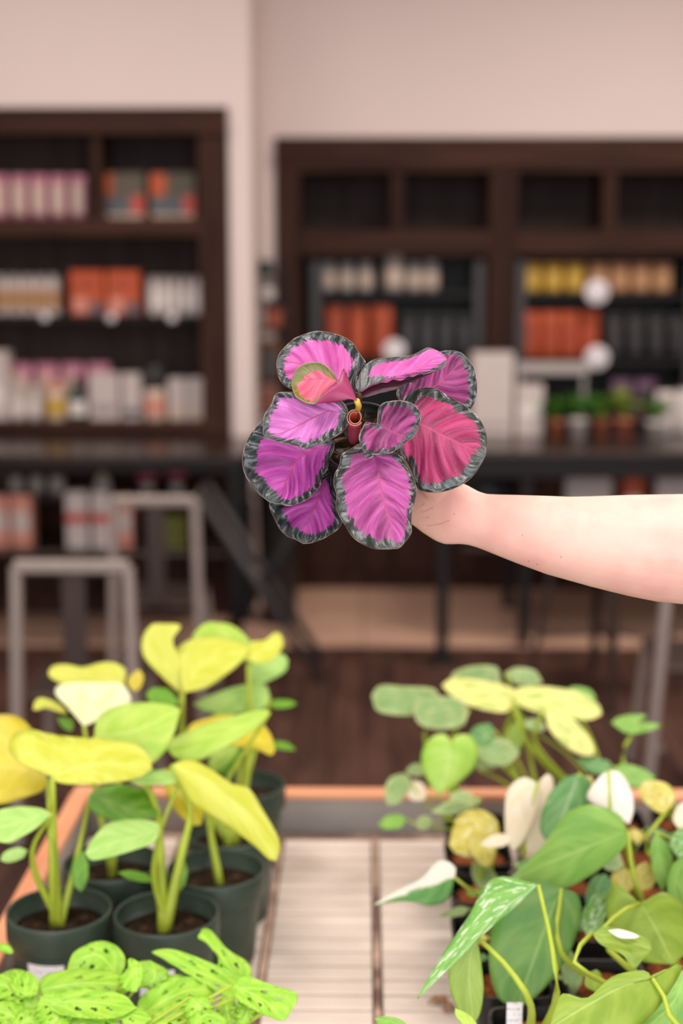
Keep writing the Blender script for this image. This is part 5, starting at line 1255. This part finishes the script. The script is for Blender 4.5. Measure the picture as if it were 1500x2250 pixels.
# left middle leaf
cleaf('cal_orchid', 1.362, .2, .18, [(764, 910), (728, 903), (702, 911), (659, 933), (632, 947), (581, 962)], [(760, 893), (748, 880), (715, 872), (680, 862), (645, 861), (608, 864), (596, 888), (581, 912), (577, 944)], [(763, 934), (748, 952), (712, 972), (673, 987), (653, 980), (620, 974)], pleat=.0020, npl=5.6, wave=.002, cup=-.1, margin=(0.005, 0.006, 0.01, 0.004))
# left lower leaf
cleaf('cal_purple', 1.405, .3, .05, [(1240, 230), (800, 440), (650, 690), (560, 880), (410, 1000)], [(1000, 60), (650, -60), (400, -80), (290, 0), (190, 110), (120, 240), (80, 380), (70, 520), (110, 660), (180, 790), (290, 900)], [(1225, 340), (1180, 440), (1150, 570), (1080, 680), (1050, 800), (950, 920), (830, 1000), (690, 1045), (550, 1030)], Z3, pleat=.0034, npl=5.6, wave=.003, cup=-.12, margin=(0.014, 0.013, 0.004, 0.009))
# lowest leaf behind
cleaf('cal_purple', 1.432, .3, 0, [(1225, 570), (1060, 900), (930, 1200), (845, 1530)], [(1050, 620), (780, 820), (520, 950), (415, 1010), (430, 1110), (500, 1260), (560, 1360), (650, 1440), (750, 1480)], [(1260, 800), (1300, 1000), (1340, 1180), (1335, 1270), (1250, 1370), (1120, 1450), (980, 1510)], Z3, pleat=.0036, npl=5.6, wave=.002, margin=(0.01, 0.012, 0.006, 0.009))
# young leaf still half rolled: inside and outer flap
cleaf('cal_young', 1.346, .25, -.12, [(945, 720), (700, 700), (500, 720), (318, 745)], [(880, 612), (760, 502), (640, 470), (480, 500), (380, 570), (325, 670)], [(860, 810), (700, 970), (640, 1045), (520, 1036), (430, 990), (360, 930), (316, 800)], Z1, stem=False, cup=-.35, nu=34, nv=12, thick=.0005, margin=(0.003, 0.016, 0.0, 0.007))
cleaf('cal_flap', 1.338, .1, .25, [(1212, 1000), (1010, 880), (860, 880), (640, 1046)], [(1130, 780), (1070, 640), (1048, 558), (1005, 590), (985, 690), (860, 790), (700, 960)], [(1100, 985), (1000, 1010), (800, 1032)], Z1, stem=False, name='leaf_flap', nu=30, nv=8, back='cal_young', cup=.25)
tube('petiole', [P(783, 879, 1.340), P(788, 888, 1.342), P(786, 900, 1.355), P(783, 915, 1.39), heart], [.0028, .0028, .0026, .003], 'cal_stem', cal, 14, 9)
# rolled new leaf: a spiral tube pointing at the viewer
oc = P(779, 917, 1.352); be = P(776, 968, 1.405)
axt = be - oc; Lt = np.linalg.norm(axt); axt /= Lt; e1 = np.cross(axt, [0, 0, 1.0]); e1 /= np.linalg.norm(e1); e2 = np.cross(axt, e1)
vs, fs = [], []; ns, nl = 54, 8
for j in range(nl + 1):
    h = j / nl
    for i in range(ns + 1):
        u = i / ns; a = u * 2 * math.pi * 1.75 + .6; rr = (.0078 - .0034 * u) * (1 - .45 * h)
        lift = .0025 * math.sin(a) * (1 - h)
        vs.append(oc + axt * (Lt * h + lift) + rr * (math.cos(a) * e1 + math.sin(a) * e2))
for j in range(nl):
    for i in range(ns): fs.append([j * (ns + 1) + i, j * (ns + 1) + i + 1, (j + 1) * (ns + 1) + i + 1, (j + 1) * (ns + 1) + i])
o = obj('rolled_leaf', vs, fs, None, cal, True, mats=['cal_tube', 'cal_tube_in'])
sm = o.modifiers.new('thickness', 'SOLIDIFY'); sm.thickness = .0006; sm.offset = 1; sm.material_offset = 1
tube('rolled_leaf_rim', [vs[i] for i in range(0, ns + 1, 3)], [.0005, .0005], 'label_tan', cal, 60, 5)

# ================================================================== THE ARM AND HAND
ST = [(2050, 1040, 1300, 1.37, .95), (1900, 1052, 1322, 1.385, .92), (1760, 1066, 1342, 1.40, .88), (1640, 1080, 1344, 1.41, .84), (1560, 1084, 1337, 1.415, .82), (1500, 1085, 1328, 1.42, .8), (1440, 1086, 1322, 1.423, .8), (1380, 1087, 1310, 1.426, .8), (1300, 1090, 1290, 1.43, .8), (1250, 1091, 1276, 1.432, .79), (1200, 1089, 1262, 1.435, .78),
      (1130, 1087, 1236, 1.44, .76), (1090, 1086, 1220, 1.443, .74), (1068, 1085, 1211, 1.445, .72), (1050, 1079, 1204, 1.447, .70), (1030, 1068, 1198, 1.449, .66), (1010, 1058, 1195.5, 1.451, .62), (992, 1048, 1196.5, 1.453, .58), (975, 1041, 1196, 1.456, .54),
      (955, 1032, 1188, 1.46, .50), (930, 1022, 1172, 1.466, .46), (905, 1012, 1153, 1.474, .42), (880, 1004, 1140, 1.484, .38), (855, 1000, 1130, 1.494, .34), (835, 1006, 1122, 1.502, .30)]
vs, fs = [], []; seg = 32
for (x, ya, yb, d, th) in ST:
    cy, hh = (ya + yb) / 2, (yb - ya) / 2
    for k in range(seg):
        a = 2 * math.pi * k / seg
        yy = cy - hh * math.sin(a); dd = d + th * hh * d / F * math.cos(a) * (1 if math.cos(a) > 0 else .92)
        # keep the silhouette: the traced outline is the widest row
        vs.append(P(x, yy, dd))
n = len(ST)
for i in range(n - 1):
    for k in range(seg): fs.append([i * seg + k, i * seg + (k + 1) % seg, (i + 1) * seg + (k + 1) % seg, (i + 1) * seg + k])
fs.append([k for k in range(seg)]); fs.append([(n - 1) * seg + k for k in range(seg)][::-1])
def capsule(pts, radii):
    pts = [np.asarray(p, float) for p in pts]
    d0 = pts[0] - pts[1]; d0 /= np.linalg.norm(d0); d1 = pts[-1] - pts[-2]; d1 /= np.linalg.norm(d1)
    v, f = tube_geo([pts[0] + d0 * radii[0] * .6] + pts + [pts[-1] + d1 * radii[-1] * .45, pts[-1] + d1 * radii[-1] * .8], [radii[0] * .6] + list(radii) + [radii[-1] * .92, radii[-1] * .62], 30, 12, len(vs))
    vs.extend(v); fs.extend(f)
# fingers wrap the lower and far side of the pot; the thumb lies along its right side
for (y0, y1, yt, reach, r_) in ((1018, 1000, 985, 712, .0095), (1048, 1040, 1022, 704, .0100), (1080, 1076, 1060, 708, .0095), (1108, 1106, 1092, 722, .0085)):
    capsule([P(880, y0, 1.496), P(835, y0, 1.512), P(775, y1, 1.530), P(732, (y1 + yt) / 2, 1.520), P(reach, yt, 1.494)], [r_ * 1.15, r_ * 1.1, r_ * 1.05, r_, r_ * .85])
capsule([P(965, 1075, 1.452), P(935, 1040, 1.446), P(905, 1000, 1.440), P(893, 965, 1.432), P(886, 940, 1.424)], [.017, .0145, .0115, .0105, .009])
arm = obj('person', vs, fs, 'skin', None, True, loc=tuple(P(1500, 1206, 1.42)))
tag(arm, 'bare fair-skinned forearm and hand reaching in from the right edge, holding up the pink plant', 'person')
rm = arm.modifiers.new('one_surface', 'REMESH'); rm.mode = 'VOXEL'; rm.voxel_size = .0022; rm.use_smooth_shade = True
sm = arm.modifiers.new('smooth', 'SMOOTH'); sm.factor = .5; sm.iterations = 5
# short black sleeve where the upper arm leaves the picture
vs, fs = [], []
SS = [(1850, 1040, 1345, 1.39, .95), (1880, 1036, 1342, 1.388, .95), (1960, 1026, 1336, 1.38, .97), (2080, 1010, 1330, 1.365, 1.0), (2100, 1060, 1280, 1.363, .8)]
for (x, ya, yb, d, th) in SS:
    cy, hh = (ya + yb) / 2, (yb - ya) / 2
    for k in range(seg):
        a = 2 * math.pi * k / seg; vs.append(P(x, cy - hh * 1.03 * math.sin(a), d + th * 1.05 * hh * d / F * math.cos(a)))
for i in range(len(SS) - 1):
    for k in range(seg): fs.append([i * seg + k, i * seg + (k + 1) % seg, (i + 1) * seg + (k + 1) % seg, (i + 1) * seg + k])
fs.append([(len(SS) - 1) * seg + k for k in range(seg)])
obj('sleeve', vs, fs, 'sleeve', arm)

# dry leaf scraps lying on the slats beside the black pots
M['dry'] = plain('dry_brown_leaf', 'a87a58', .8, .25, 60)
for i, (x, y, lab) in enumerate(((962, 2205, 'curled dry brown leaf scrap on the slats beside the black pots'), (984, 2222, 'smaller dry leaf scrap on the slats against the black pots'))):
    c0 = PZ(x, y, BZ); vs, fs = [], []
    for a in range(7):
        for b in range(4):
            u, v = a / 6 - .5, b / 3 - .5
            wv = (1 - (2 * u) ** 2) ** .5
            vs.append((c0[0] + u * .026 * (1 - .3 * i) + v * .004, c0[1] + v * .014 * wv, BZ + .0015 + .006 * (2 * v) ** 2 * wv + .003 * math.sin(6 * u + i) ** 2))
    for a in range(6):
        for b in range(3): fs.append([a * 4 + b, (a + 1) * 4 + b, (a + 1) * 4 + b + 1, a * 4 + b + 1])
    o = obj('dry_leaf', vs, fs, 'dry', None, True, loc=tuple(c0)); tag(o, lab, 'dry leaf')
    sm = o.modifiers.new('thickness', 'SOLIDIFY'); sm.thickness = .0005
